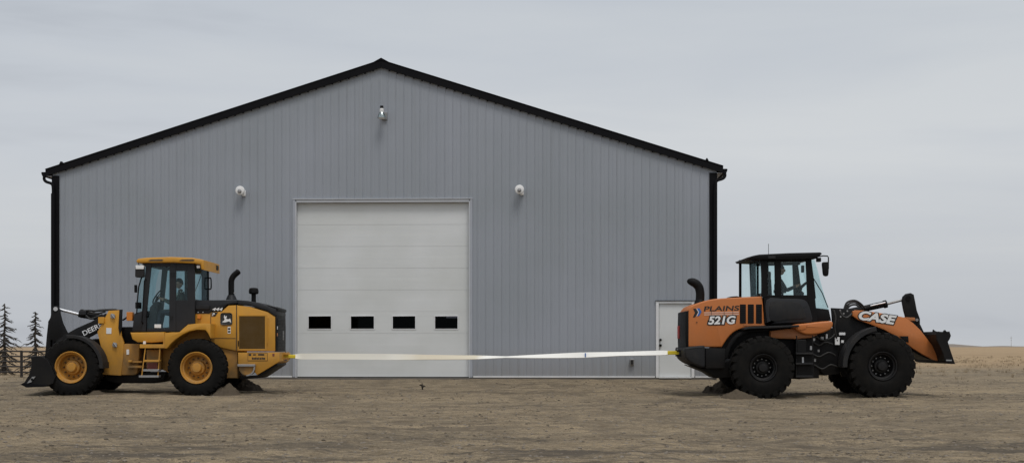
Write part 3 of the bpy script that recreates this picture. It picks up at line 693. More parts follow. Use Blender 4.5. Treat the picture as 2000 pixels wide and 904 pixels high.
m = MB(); m.rbox(-0.06, 0.06, -0.08, 0.02, -0.085, 0.085, 0.012); m.build('housing', M['steel'], t)
m = MB(); m.rbox(-0.04, 0.04, -0.105, -0.081, -0.065, 0.06, 0.01); m.build('cover', M['grey_plastic'], t)
# tube lamp hanging inside behind the rightmost pane
X, Z = BL(871, 624)
k = 1.12
m_, nt, b = newmat('tube_glow'); b.inputs['Base Color'].default_value = (0.8, 0.8, 0.8, 1); b.inputs['Emission Color'].default_value = (0.9, 0.95, 1, 1); b.inputs['Emission Strength'].default_value = 3.0
t = thing('tube_lamp', 'lit tube lamp showing inside through the rightmost overhead door window', 'tube lamp', bworld(X + 0.0, 2.4, Z + 0.12), YAW)
m = MB(); m.tube([(-0.2, 0, 0), (0.2, 0, 0)], 0.02, 12); m.build('glass_tube', m_, t)
m = MB(); m.rbox(-0.25, 0.25, -0.03, 0.03, 0.03, 0.06, 0.01); m.box(-0.235, -0.215, -0.02, 0.02, -0.02, 0.035); m.box(0.215, 0.235, -0.02, 0.02, -0.02, 0.035); m.build('housing', M['white'], t)

# ------------------------------------------------------------------ wheel loaders
class Veh:
    def __init__(s, root, Y0, off=(0, 0)):
        s.root = root; s.Y0 = Y0; s.o = Vector(root.location); s.off = off
    def p(s, px, py, dy):
        Y = s.Y0 + dy
        return ((px - 1000) / F * Y - s.o.x, Y - s.o.y, EYE + (HY - py) / F * Y - s.o.z)
    def xz(s, poly, dy):
        out = []
        for px, py in poly:
            a = s.p(px, py, dy); out.append((a[0], a[2]))
        return out
    def y(s, dy): return s.Y0 + dy - s.o.y
    def pr(s, mb, poly, d0, d1, b=0.0, steps=2): return mb.prism(s.xz(poly, d0), s.y(d0), s.y(d1), b, steps)
    def part(s, name, mat, poly, d0, d1, b=0.0, steps=2, parent=None, smooth=35):
        m = MB(); s.pr(m, poly, d0, d1, b, steps); return m.build(name, mat, parent or s.root, smooth)
    def rect(s, name, mat, x0, x1, y0, y1, d0, d1, b=0.006, parent=None):
        m = MB(); q = s.xz([(x0, y1), (x1, y0)], d0); m.rbox(q[0][0], q[1][0], s.y(d0), s.y(d1), q[0][1], q[1][1], b); return m.build(name, mat, parent or s.root)
    def addrect(s, m, x0, x1, y0, y1, d0, d1, b=0.006):
        q = s.xz([(x0, y1), (x1, y0)], d0); m.rbox(q[0][0], q[1][0], s.y(d0), s.y(d1), q[0][1], q[1][1], b); return m
    def tube(s, name, mat, pts, r, seg=10, parent=None, smoothn=0):
        q = [s.p(*p) for p in pts]
        if smoothn: q = cr(q, smoothn)
        m = MB(); m.tube(q, r, seg); return m.build(name, mat, parent or s.root)
    def text(s, txt, x0, x1, y0, y1, dy, mat, **k):
        a = s.xz([(x0, y1), (x1, y0)], dy)
        return text_obj(txt, a[0][0], a[1][0], a[0][1], a[1][1], s.y(dy), mat, k.pop('parent', s.root), **k)

def wheel_meshes(Rt, w, rim_mat, lug, nl, rr, bolt_mat):
    """tyre, rim and hub with the outer face towards -y, the face plane at y=0"""
    t = MB()
    c = Rt - lug
    prof = [(rr - 0.015, 0.10), (rr + 0.012, 0.055), (rr + 0.05, 0.02), (rr + 0.12, 0.004), (rr + 0.19, 0.008), (c - 0.055, 0.022), (c - 0.02, 0.045), (c, 0.085)]
    prof = prof + [(r, w - y) for r, y in reversed(prof)]
    t.lathe(prof, 0, 0, 72, closed=True)
    for side in (0, 1):
        for k in range(nl):
            a = 2 * PI * (k + 0.5 * side) / nl; da = PI / nl * 0.60; sk = PI / nl * 0.8
            def q(r, y, ang): 
                yy = y if side == 0 else w - y
                return (r * math.cos(ang), yy, r * math.sin(ang))
            rows = []
            for (y, r, s_) in ((0.012, Rt - lug - 0.075, 0), (0.030, Rt - 0.022, 0), (0.075, Rt, 0.1), (w * 0.46, Rt, 1.0)):
                rows.append(([q(r, y, a - da + sk * s_), q(r, y, a + da + sk * s_)]))
            low = []
            for (y, r, s_) in ((0.03, Rt - lug - 0.085, 0), (0.06, Rt - lug - 0.03, 0), (0.09, Rt - lug - 0.012, 0.1), (w * 0.46, Rt - lug - 0.012, 1.0)):
                low.append(([q(r, y, a - da * 1.2 + sk * s_), q(r, y, a + da * 1.2 + sk * s_)]))
            T = [t.ring(r_) for r_ in rows]; B = [t.ring(r_) for r_ in low]
            for i in range(3):
                for fv in ((T[i][0], T[i][1], T[i + 1][1], T[i + 1][0]), (T[i][0], T[i + 1][0], B[i + 1][0], B[i][0]), (T[i][1], B[i][1], B[i + 1][1], T[i + 1][1])): t.bm.faces.new(fv)
            t.bm.faces.new((T[3][0], T[3][1], B[3][1], B[3][0])); t.bm.faces.new((T[0][0], B[0][0], B[0][1], T[0][1]))
    tyre = t.build('tyre', M['rubber'], mesh_only=True, smooth=40)
    m = MB()
    m.lathe([(rr + 0.012, 0.085), (rr + 0.016, 0.035), (rr + 0.006, 0.018), (rr - 0.010, 0.022), (rr - 0.022, 0.05), (rr - 0.03, 0.09), (rr - 0.055, 0.10), (rr - 0.062, 0.15),
             (rr - 0.07, 0.25), (rr - 0.09, 0.27), (0.175, 0.25), (0.165, 0.17), (0.15, 0.155), (0.115, 0.15), (0.108, 0.075), (0.095, 0.055), (0.03, 0.05)], 0, 0, 56, cap0=False)
    nb_ = len(m.bm.faces)
    for k in range(12):
        a = 2 * PI * k / 12; br = (rr - 0.09 + 0.17) / 2 + 0.005; m.lathe([(0.021, 0.27), (0.021, 0.225), (0.012, 0.215)], br * math.cos(a), br * math.sin(a), 6)
    me_ = m.bm; me_.faces.ensure_lookup_table()
    for f_ in me_.faces[nb_:]: f_.material_index = 1
    rim = m.build('rim', [rim_mat, bolt_mat], mesh_only=True, smooth=30)
    return tyre, rim

def put_wheel(v, meshes, cx, cz, dy, far, w, scale=1.0, rot=0.0):
    e = bpy.data.objects.new('wheel', meshes[0]); COL.objects.link(e); e.parent = v.root
    y = v.y(dy)
    e.location = (cx, y, cz); e.rotation_euler = (0, 0, 0) if not far else (0, 0, PI)
    e.scale = (scale, 1, scale)
    e.rotation_mode = 'XYZ'
    for nm, me in (('rim', meshes[1]),):
        c = bpy.data.objects.new(nm, me); COL.objects.link(c); c.parent = e
    return e

def arc(cx, cz, r, a0, a1, n=14):
    return [(cx + r * math.cos(R(a0 + (a1 - a0) * i / n)), cz + r * math.sin(R(a0 + (a1 - a0) * i / n))) for i in range(n + 1)]

def fender(v, name, mat, cx, cz, r0, r1, a0, a1, d0, d1, tail=None):
    P = arc(cx, cz, r1, a0, a1) + arc(cx, cz, r0, a1, a0)
    m = MB(); m.prism(P, v.y(d0), v.y(d1), 0.012, 1)
    # rolled outer lip
    m.prism(arc(cx, cz, r1 + 0.012, a0, a1) + arc(cx, cz, r0 - 0.02, a1, a0), v.y(d0) - 0.03, v.y(d0) + 0.012, 0.008, 1)
    return m.build(name, mat, v.root, 40)

Y0 = 18.0 * K
# ===== the yellow machine on the left, bucket to the left
gx = (262 - 1000) / F * (Y0 + 1.2)
jd_root = thing('wheel_loader', 'yellow wheel loader with yellow rims and roof at the left of the overhead door', 'wheel loader', (gx, Y0 + 1.2, 0.355))
J = Veh(jd_root, Y0)
W_ = 0.46
jt = wheel_meshes(0.672, W_, M['jd_rim'], 0.022, 26, 0.355, M['jd_bolt_and_shade'])
def jc(px, py): a = J.p(px, py, 0); return a[0], a[2]
fw = jc(137, 717.0); rw = jc(382.5, 718.0)
for (cx, cz) in (fw, rw):
    put_wheel(J, jt, cx, cz, 0.0, False, W_); put_wheel(J, jt, cx, cz, 2.4, True, W_)
for (cx, cz) in (fw, rw):
    m = MB(); m.tube([(cx, J.y(0.2), cz), (cx, J.y(0.75), cz), (cx, J.y(1.2), cz), (cx, J.y(1.65), cz), (cx, J.y(2.2), cz)], [0.13, 0.14, 0.23, 0.14, 0.13], 16); m.build('axle', M['jd_yellow_low'], jd_root)
# rear chassis, engine frame and counterweight
J.part('rear_frame', M['jd_yellow_low'], [(300, 680), (345, 660), (428, 655), (464, 686), (464, 738), (428, 738), (330, 728), (300, 712)], 0.62, 1.78, 0.02)
J.part('counterweight', M['jd_yellow'], [(464.5, 688), (546, 687.5), (546, 705), (540, 709), (502, 732), (497, 726), (497, 712), (465, 712)], 0.50, 1.90, 0.015)
J.part('hitch_plate', M['jd_yellow'], [(552, 688), (563, 689), (563, 693), (552, 693)], 1.05, 1.35, 0.004)
m = MB(); J.addrect(m, 550, 563, 698, 701.5, 1.05, 1.35, 0.006); m.build('hitch_jaw', M['jd_yellow_low'], jd_root)
J.tube('hitch_pin', M['steel'], [(559, 685, 1.2), (559, 704, 1.2)], 0.022)
J.part('underbelly', M['black_paint'], [(466, 735), (502, 733), (541, 709.5), (541, 713), (503, 738), (470, 740)], 0.56, 1.84, 0.01)
# half round step tank let into the counterweight
m = MB(); c = J.xz([(482, 713)], 0.44)[0]
m.prism([(c[0] - 0.2, c[1])] + arc(c[0], c[1] - 0.05, 0.19, 180, 360, 12) + [(c[0] + 0.2, c[1])], J.y(0.44), J.y(0.62), 0.01, 1)
m.build('step_pocket', M['jd_yellow_low'], jd_root)
m = MB(); m.prism([(c[0] - 0.21, c[1] + 0.025), (c[0] + 0.2, c[1] + 0.025), (c[0] + 0.2, c[1] - 0.03), (c[0] - 0.21, c[1] - 0.03)], J.y(0.38), J.y(0.5), 0.008, 1)
A = arc(c[0], c[1] - 0.05, 0.20, 270, 365, 8) + arc(c[0], c[1] - 0.05, 0.17, 365, 270, 8); m.prism(A, J.y(0.385), J.y(0.45))
m.build('step', M['steel'], jd_root)
# hood
J.part('hood', M['jd_yellow'], [(381, 611), (412, 609), (433, 607.5), (446, 596), (463, 595.5), (489, 598.5), (522, 608.5), (537.5, 618), (537.5, 685.5), (463, 685.5), (428, 678), (411, 668), (411, 662), (401, 645), (381, 645)], 0.55, 1.85, 0.025)
m = MB()
J.pr(m, [(380, 586), (464, 585.5), (464, 592), (444, 594.5), (431, 606), (411, 608), (410, 612.5), (380.5, 612.5)], 0.535, 1.865, 0.02)
J.pr(m, [(464.4, 585.5), (484, 587), (504, 591), (525, 598.5), (539, 604), (539.5, 614), (537, 617.5), (522, 607), (489, 597), (464.4, 594)], 0.535, 1.865, 0.02)
m.build('hood_top', M['charcoal'], jd_root)
J.part('hood_spoiler', M['black'], cr([(522, 596), (532, 598.5), (540, 601), (542.5, 602.5), (542, 607), (537, 606), (524, 601)], 2, True), 0.60, 1.80, 0.008)
m = MB(); J.pr(m, [(536, 612), (539.5, 612), (540.5, 640), (540, 686.5), (536, 686.5)], 0.57, 1.83, 0.01); gr = m.build('rear_grille', M['black'], jd_root)
m = MB()
for k in range(22):
    q = J.p(540.0, 622 + k * 2.9, 0.58); m.box(q[0] - 0.01, q[0] + 0.02, J.y(0.68), J.y(1.72), q[2] - 0.006, q[2] + 0.006)
m.build('grille_slats', M['charcoal'], gr)
for yy in (637, 650): J.rect('tail_lamp', M['white'] if yy < 640 else M['amber'], 539.5, 541.5, yy, yy + 6, 0.62, 0.70, 0.003)
J.rect('rear_decal', M['steel'], 551.2, 552.6, 646, 664, 1.35, 1.5, 0.002)
# dark joints between the panels: real grooves plates
m = MB()
for poly in ([(461.2, 595), (462.8, 595), (462.4, 685), (460.8, 685)], [(411, 610), (412, 610), (412, 667), (411, 667)], [(412, 659.6), (460, 660), (460, 661), (412, 660.6)]):
    J.pr(m, poly, 0.545, 0.56)
m.build('panel_seams', M['decal_black'], jd_root, smooth=0)
# cooling screen
m = MB(); J.addrect(m, 465, 521, 614, 617, 0.535, 0.56, 0.004); J.addrect(m, 465, 521, 681, 684, 0.535, 0.56, 0.004); J.addrect(m, 464.5, 467, 617.1, 680.9, 0.535, 0.56, 0.004); J.addrect(m, 517.5, 521, 617.1, 680.9, 0.535, 0.56, 0.004)
sc = m.build('screen_frame', M['jd_yellow'], jd_root)
J.rect('screen_mesh', M['jd_screen'], 466.5, 518, 616.5, 681.5, 0.542, 0.56, 0.003, sc)
m = MB()
a = J.xz([(467, 681), (518, 617)], 0.541)
for k in range(46):
    z = a[0][1] + (a[1][1] - a[0][1]) * (k + 0.5) / 46; m.box(a[0][0], a[1][0], J.y(0.538), J.y(0.5415), z - 0.003, z + 0.003)
for k in range(30):
    x = a[0][0] + (a[1][0] - a[0][0]) * (k + 0.5) / 30; m.box(x - 0.003, x + 0.003, J.y(0.5385), J.y(0.5415), a[0][1], a[1][1])
m.build('screen_wires', M['jd_screen'], sc, smooth=0)
J.tube('screen_handle', M['jd_yellow'], [(524, 619, 0.55), (524, 621, 0.51), (522.6, 645, 0.51), (521.8, 670, 0.51), (521.6, 673, 0.55)], 0.008, 8)
J.tube('screen_latch', M['black'], [(465.5, 665, 0.53), (465.5, 676, 0.53)], 0.012, 8)
J.rect('hood_hatch', M['grey_plastic'], 381.5, 409, 596, 604, 0.49, 0.6, 0.02)
for px in (387, 396.5):
    m = MB(); m.tube([J.p(px, 609.5, 0.52), J.p(px, 609.5, 0.56)], 0.012, 8); m.build('hatch_bolt', M['chrome'], jd_root)
J.rect('work_lamp', M['amber'], 385, 391.5, 614, 622, 0.47, 0.56, 0.01)
# logo badge: leaping deer on a black rounded square
J.rect('logo_border', M['steel'], 430.5, 453.8, 610.5, 634.5, 0.542, 0.56, 0.05)
lb = J.rect('logo_badge', M['decal_black'], 431.5, 452.8, 611.5, 633.5, 0.537, 0.55, 0.05)
deer = [(433.5, 628.5), (437.5, 625.5), (439.0, 622.5), (437.3, 620.2), (437.6, 616.0), (439.2, 614.8), (439.4, 617.0), (440.6, 618.2), (442.4, 616.2), (443.0, 618.6), (441.6, 621.0), (443.0, 622.8), (446.5, 623.0), (449.4, 621.6), (450.4, 624.5), (451.4, 630.5), (448.6, 627.8), (446.2, 627.0), (442.2, 628.6), (437.8, 629.2)]
J.part('logo_deer', M['white'], deer, 0.5345, 0.5375, parent=lb, smooth=0)
m = MB(); J.addrect(m, 444.5, 450.5, 637.5, 651, 0.541, 0.552, 0.003); m.build('safety_decal', M['white'], jd_root)
m = MB(); J.addrect(m, 445.2, 449.8, 640, 643.5, 0.538, 0.5415, 0.001); J.addrect(m, 445.2, 449.8, 645.5, 649, 0.538, 0.5415, 0.001); m.build('decal_print', M['decal_black'], jd_root)
J.text('444', 414.5, 435, 600.5, 606.5, 0.533, M['white'], shear=0.25, bold=0.03, name='model_number')
J.part('badge_plate', M['decal_black'], [(413, 609.5), (425.5, 609.5), (420.5, 617.5), (413, 617.5)], 0.543, 0.555, smooth=0)
J.text('P', 414.6, 419.6, 610.8, 616.4, 0.542, M['white'], shear=0.2, bold=0.03, name='badge_letter')
m = MB()
J.addrect(m, 483.8, 522.5, 688.8, 704.2, 0.49, 0.51, 0.003); pl = m.build('rear_nameplate', M['decal_black'], jd_root)
J.rect('nameplate_face', M['jd_yellow'], 484.4, 521.9, 689.6, 703.4, 0.486, 0.495, 0.002, pl)
J.rect('nameplate_symbol', M['decal_black'], 485.5, 490.5, 690.3, 694.3, 0.482, 0.487, 0.001, pl)
m = MB(); J.addrect(m, 504, 516, 690.6, 693.6, 0.482, 0.487, 0.001); J.addrect(m, 494, 500, 691, 693.4, 0.482, 0.487, 0.001)
for k, (a, b) in enumerate(((492, 494.4), (495, 497.6), (498.2, 501), (501.6, 504), (504.6, 506.6), (507.6, 510.2), (511, 513.2), (513.8, 517.8))): J.addrect(m, a, b, 697.4 + 0.5 * (k % 2), 701.6, 0.482, 0.487, 0.001)
m.build('nameplate_print', M['decal_black'], pl)
J.rect('reflector', M['dull_red'], 532, 536, 690, 695, 0.49, 0.51, 0.004)
# exhaust stack and air cleaner
m = MB(); m.tube([J.p(452, 585, 1.15), J.p(452, 576, 1.15)], 0.13, 20, 0.085); m.build('exhaust_base', M['charcoal'], jd_root)
J.tube('exhaust_stack', M['black'], [(452, 578, 1.15), (452, 556, 1.15), (452.5, 546, 1.15), (456, 538, 1.15), (463, 532.5, 1.15), (469, 527, 1.15)], [0.07] * 24 + [0.07, 0.055], 18) if False else None
q = cr([J.p(*p) for p in [(452, 580, 1.15), (451.6, 556, 1.15), (452.5, 546, 1.15), (456.5, 538.5, 1.15), (462.5, 533, 1.15), (467.5, 528.5, 1.15)]], 6)
m = MB(); m.tube(q, [0.07] * (len(q) - 3) + [0.066, 0.055, 0.03], 18); m.build('exhaust_pipe', M['black'], jd_root)
J.tube('stack_clamp', M['steel'], [(456.5, 572, 1.05), (460, 572, 1.05)], 0.012, 8)
m = MB(); b0 = J.p(495.5, 590, 1.2); H = 1 / 79.7
m.lathe([(0.055, -0.05), (0.055, 0.19), (0.10, 0.20), (0.115, 0.22), (0.115, 0.28), (0.10, 0.33), (0.05, 0.345)], b0[0], b0[2], 24, axis='z', cy=b0[1]); m.build('air_cleaner', M['black'], jd_root)
# rear fender and under-cab body
fen = [(350, 648.5), (358, 641), (367, 633.5), (385, 631.5), (401, 631), (411, 632), (411, 660), (406, 650), (401, 644), (385, 643.5), (370, 646.5), (357, 652.5), (343, 662), (333, 671), (326, 680), (321.5, 680)]
J.part('rear_fender', M['jd_yellow'], fen + [(321.5, 660), (321.5, 650), (335, 648.5)], 0.06, 0.62, 0.012)
J.part('cab_skirt', M['jd_yellow'], [(254, 649), (321, 648), (321, 667), (296, 669), (268, 668), (258, 662)], 0.30, 0.95, 0.03)
J.part('arch_plate', M['jd_yellow_low'], [(330, 668), (346, 650), (366, 636), (411, 634), (411, 672), (380, 672)], 0.60, 0.64, 0.004)
J.rect('platform', M['jd_yellow'], 272.5, 325, 672, 679.5, 0.10, 0.7, 0.01)
m = MB(); J.addrect(m, 318.5, 322.5, 655, 673, 0.12, 0.2, 0.006); m.build('platform_bracket', M['jd_yellow'], jd_root)
J.part('cab_mount', M['black_paint'], [(238, 638), (285, 638), (335, 646), (330, 690), (250, 690)], 0.96, 1.6, 0.01)
J.rect('fluid_tank', M['jd_yellow_low'], 286, 314, 682, 722, 0.42, 0.9, 0.03)
J.rect('tool_box', M['dull_red'], 287, 307.5, 708, 723, 0.34, 0.5, 0.01)
J.rect('decal', M['white'], 279.5, 284.5, 666, 671.5, 0.28, 0.31, 0.003)
m = MB()
m.tube([J.p(284, 679, 0.14), J.p(276.5, 737, 0.08)], 0.014, 8); m.tube([J.p(312.5, 679, 0.14), J.p(308.5, 733, 0.08)], 0.014, 8)
lad = m.build('ladder', M['jd_yellow'], jd_root)
for yy, mt, x0, x1 in ((704, 'jd_yellow', 281, 311), (722.5, 'steel', 279, 310), (734.5, 'steel', 271, 310)):
    J.rect('ladder_step', M[mt], x0, x1, yy - 1.8, yy + 2.2, 0.03, 0.22, 0.006, lad)
J.part('belly_shade', M['black_paint'], [(205, 728), (325, 726), (320, 744), (300, 748), (228, 748), (208, 742)], 0.75, 1.65, 0.03)  # black box added to deepen the weak shadow between the wheels
# articulation joint and front frame
J.part('centre_hinge', M['jd_yellow_low'], [(236, 671), (272, 671), (272, 690), (268, 728), (262, 732), (236, 732)], 0.62, 1.78, 0.02)
m = MB(); J.addrect(m, 250, 277, 704.5, 708, 0.5, 1.9, 0.006); J.addrect(m, 249, 277, 713.5, 718, 0.5, 1.9, 0.006); m.build('hinge_plates', M['jd_yellow_low'], jd_root)
J.rect('hinge_pin', M['jd_yellow'], 250, 257, 703, 707, 0.45, 0.6, 0.01)
J.rect('tail_decal', M['white'], 247, 252, 682, 692, 0.605, 0.625, 0.003)
J.part('front_frame', M['jd_yellow'], [(190, 648), (198, 634), (212, 606.5), (238.5, 605), (236, 640), (237, 655), (242, 668), (240, 700), (236, 733), (202, 731), (150, 720), (150, 690), (200, 690)], 0.60, 0.66, 0.01)
J.part('front_frame', M['jd_yellow'], [(190, 648), (198, 634), (212, 606.5), (238.5, 605), (236, 640), (237, 655), (242, 668), (240, 700), (236, 733), (202, 731), (150, 720), (150, 690), (200, 690)], 1.74, 1.80, 0.01)
J.part('frame_core', M['black_paint'], [(212, 640), (236, 640), (236, 730), (150, 728), (150, 690), (200, 680)], 0.661, 1.739, 0.0)
m = MB(); J.pr(m, [(233, 604), (238.8, 604), (238, 640), (234, 655), (231, 640)], 0.585, 0.62, 0.004); m.build('frame_edge', M['black_paint'], jd_root)
for px, py in ((221, 617), (225, 673)):
    m = MB(); q = J.p(px, py, 0.6); m.lathe([(0.055, 0.0), (0.055, -0.05), (0.02, -0.055)], q[0], q[2], 16, y0=q[1]); m.tube([(q[0] - 0.03, q[1] - 0.055, q[2] + 0.05), (q[0] + 0.05, q[1] - 0.055, q[2] - 0.05)], 0.02, 8); m.build('pivot_pin', M['steel'], jd_root)
J.rect('frame_decal', M['trim_white'], 207.5, 217.5, 640, 651.5, 0.592, 0.61, 0.003)
J.rect('head_lamp', M['jd_yellow'], 191.5, 203, 619, 631.5, 0.56, 0.72, 0.012)
J.rect('side_light', M['amber'], 247, 258.5, 609, 626, 0.5, 0.65, 0.01)
J.tube('lamp_stalk', M['black'], [(240, 625, 0.6), (250, 618, 0.57)], 0.02)
fender(J, 'front_fender', M['grey_plastic'], fw[0], fw[1], 0.69, 0.735, -2, 97, 0.03, 0.5)
m = MB(); a = fw
m.prism([(a[0] + 0.60, a[1] + 0.0), (a[0] + 0.745, a[1] - 0.02), (a[0] + 0.745, a[1] + 0.12), (a[0] + 0.68, a[1] + 0.12)], J.y(0.03), J.y(0.5), 0.01, 1); m.build('fender_flap', M['grey_plastic'], jd_root)
# boom, bell crank, link, bucket
def boom(v, name, poly, mat, ds):
    for d0, d1 in ds: v.part(name, mat, poly, d0, d1, 0.012)
jb = [(205, 612), (212, 620), (206, 640), (185, 652), (150, 672), (118, 695), (104, 722), (90, 740), (80, 742), (76, 730), (90, 700), (105, 672), (125, 654), (150, 640), (178, 628)]
boom(J, 'boom_arm', jb, M['black_paint'], ((0.66, 0.78), (1.62, 1.74)))
J.text('DEERE', 160, 201, 637.5, 647, 0.655, M['trim_white'], rot=R(26), bold=0.015, name='boom_lettering')
J.tube('boom_cross_tube', M['black_paint'], [(120, 668, 0.78), (120, 668, 1.62)], 0.12, 16)
bc = [(101.5, 601), (106, 597.5), (112, 598), (116, 603), (118, 615), (122, 630), (128, 643), (134, 654), (134, 668), (118, 672), (98, 662), (94, 640), (93.5, 628), (98, 620)]
boom(J, 'bell_crank', bc, M['black_paint'], ((1.06, 1.13), (1.27, 1.34)))
J.tube('crank_pin', M['chrome'], [(108.5, 603, 1.03), (108.5, 603, 1.37)], 0.05, 14)
J.part('bucket_link', M['black_paint'], [(94, 628), (102, 630), (100, 662), (96, 700), (88, 725), (80, 722), (88, 690), (91, 655)], 1.14, 1.26, 0.01)
m = MB(); m.tube([J.p(112, 603, 1.2), J.p(158, 614.5, 1.2)], 0.035, 14); m.build('cylinder_rod', M['chrome'], jd_root)
m = MB(); m.tube([J.p(155, 613, 1.2), J.p(160, 614.5, 1.2), J.p(210, 622, 1.2), J.p(232, 625, 1.2)], 0.075, 16); m.build('tilt_cylinder', M['black_paint'], jd_root)
for k, pts in enumerate(([(158, 609, 1.1), (170, 606, 1.05), (188, 607, 1.0), (205, 605.5, 0.9), (225, 605, 0.85), (238, 607, 0.85)],
            [(155, 610, 1.15), (160, 605, 1.1), (172, 609, 1.1), (190, 612, 1.1), (206, 608, 1.1)],
            [(176, 612, 1.25), (190, 606, 1.3), (208, 604.5, 1.3), (226, 604, 1.3)], [(168, 616, 1.0), (176, 622, 0.95), (186, 620, 0.95), (200, 614, 0.95)])):
    J.tube('hydraulic_hose', M['hose'], pts, 0.022, 8, smoothn=5)
J.rect('hose_clamp', M['charcoal'], 155, 168, 606, 615, 1.02, 1.12, 0.02)
# bucket: side plates, curved shell, cutting edge
def bucket(v, outline, shell, d0, d1, mat, edge):
    m = MB()
    for a, b in ((d0, d0 + 0.03), (d1 - 0.03, d1)): m.prism(v.xz(outline, d0), v.y(a), v.y(b), 0.006, 1)
    S = v.xz(shell, d0); a = [(x, v.y(d0) + 0.03, z) for x, z in S]; b = [(x, v.y(d1) - 0.03, z) for x, z in S]
    S2 = offset_poly(S, 0.0)
    m.strip(a, b, (0.02, 0, 0.02))
    bk = m.build('bucket', mat, v.root)
    m = MB(); E = v.xz(edge, d0); m.prism(E, v.y(d0) - 0.03, v.y(d1) + 0.03, 0.004, 1); m.build('cutting_edge', M['steel_black'], bk)
    return bk
bo = [(60, 697), (72, 695), (82, 696), (92, 702), (100, 715), (108, 735), (104, 748), (92, 753), (55, 756), (44, 751), (50, 742), (57, 731), (61, 716), (61.5, 706)]
bs = [(56, 755), (80, 754), (96, 750), (106, 742), (107, 730), (99, 712), (90, 701), (80, 697), (62, 698)]
bk = bucket(J, bo, bs, -0.06, 2.46, M['black_paint'], [(41.5, 750.5), (46, 747), (92, 751), (92, 754.5), (52, 756)])
m = MB(); q = J.p(63, 740.5, -0.068)
m.prism([(q[0] - 0.12, q[2] - 0.09), (q[0] - 0.02, q[2] - 0.06), (q[0] + 0.08, q[2] + 0.07), (q[0] + 0.0, q[2] + 0.06)], q[1] - 0.012, q[1] + 0.006); m.build('wear_plate', M['steel'], bk, smooth=0)
m = MB(); m.lathe([(0.03, 0), (0.03, -0.012)], q[0], q[2], 12, y0=q[1] - 0.012); m.build('plate_bolt', M['black'], bk)
J.part('bucket_hinge', M['black_paint'], [(80, 715), (104, 712), (112, 735), (100, 748), (84, 745)], 0.62, 0.66, 0.01); J.part('bucket_hinge', M['black_paint'], [(80, 715), (104, 712), (112, 735), (100, 748), (84, 745)], 1.74, 1.78, 0.01)

# cab of the yellow machine (real frame members with panes between them)
D0, D1 = 0.45, 1.95
def cabmembers(v, mat, polys, d0, d1, t, name='cab_frame'):
    m = MB()
    for i, P in enumerate(polys):
        e = 0.0017 * i
        m.prism(v.xz(P, d0), v.y(d0 + e), v.y(d0 + t + e), 0.006, 1)
        m.prism(v.xz(P, d0), v.y(d1 - t - e), v.y(d1 - e), 0.006, 1)
    return m
m = cabmembers(J, M['charcoal'], [
    [(285, 514), (296, 514), (291, 560), (287, 600), (285, 647), (276, 647), (280, 600), (281, 560)],     # front pillar
    [(331, 514), (343.5, 514), (343.5, 647), (330, 647)],                                             # door post
    [(365.6, 514), (380, 514), (380.5, 632), (365, 632), (365.6, 586)],                              # rear post
    [(343.5, 586), (380, 586), (380.5, 633), (366, 633.5), (352, 647), (343.5, 647)],               # solid lower quarter panel
    [(296, 514), (331, 514), (331, 521), (296, 521)], [(343.5, 514), (366, 514), (366, 529), (343.5, 529)],
    [(287, 641), (331, 641), (331, 647), (286, 647)]], D0, D1, 0.06)
fb = J.xz([(262, 600), (262, 640)], D0)
J.pr(m, [(262, 612), (281, 606), (277, 647), (258, 646)], D0, D1, 0.015)
J.pr(m, [(278, 514), (285, 514), (285, 519), (278, 519)], D0, D1, 0.005, 1)
J.pr(m, [(373, 514), (379, 514), (379, 523), (376, 523)], D0 + 0.07, D1 - 0.07)
J.pr(m, [(278, 643), (380, 634), (380, 647), (276, 647)], D0 + 0.062, D1 - 0.062)
J.pr(m, [(376, 584), (379.8, 584), (379.8, 632), (376, 633)], D0 + 0.072, D1 - 0.072)
m.build('cab_frame', M['charcoal'], jd_root)
def pane(v, poly, d, mat, parent, name='window_pane'): return v.part(name, mat, poly, d, d + 0.008, parent=parent, smooth=0)
pane(J, [(294, 521), (331, 521), (331, 641), (287, 641), (289, 600), (292, 560)], D0 + 0.02, M['glass_jd'], jd_root, 'door_window')
pane(J, [(343.5, 529), (365.6, 529), (365.6, 586), (343.5, 586)], D0 + 0.02, M['glass_jd'], jd_root, 'side_window')
for P in ([(294, 521), (331, 521), (331, 641), (287, 641), (289, 600), (292, 560)], [(343.5, 529), (365.6, 529), (365.6, 586), (343.5, 586)]):
    m = MB(); m.prism(J.xz(P, D0), J.y(D1 - 0.03), J.y(D1 - 0.022)); m.build('side_window', M['glass_jd'], jd_root, smooth=0)
m = MB()    # curved windscreen and rear screen, real sheets across the cab
a = [(J.p(px, py, D0)[0], J.p(px, py, D0)[2]) for px, py in cr([(279.5, 517), (272, 545), (268, 580), (266, 612)], 4)]
m.strip([(x, J.y(D0 + 0.03), z) for x, z in a], [(x, J.y(D1 - 0.03), z) for x, z in a], (0.008, 0, 0)); m.build('windscreen', M['glass_jd'], jd_root, smooth=60)
m = MB(); a = J.xz([(378, 522), (378, 585)], D0)
m.strip([(x, J.y(D0 + 0.06), z) for x, z in a], [(x, J.y(D1 - 0.06), z) for x, z in a], (0.008, 0, 0)); m.build('rear_window', M['glass_jd'], jd_root, smooth=60)
J.rect('door_decal', M['white'], 301.5, 314.5, 633, 640, D0 + 0.005, D0 + 0.02, 0.006)
m = MB()
for px, py in ((335, 533), (339.5, 533), (335, 538), (339.5, 538), (332, 618), (336, 618), (332, 623), (336, 623)): m.tube([J.p(px, py, D0 - 0.025), J.p(px, py, D0 + 0.01)], 0.013, 8)
m.build('door_hinge_bolts', M['grey_plastic'], jd_root)
J.tube('door_handle', M['black'], [(287.5, 600, D0 - 0.02), (287.5, 602, D0 - 0.06), (286, 618, D0 - 0.06), (286, 620, D0 - 0.02)], 0.012, 8)
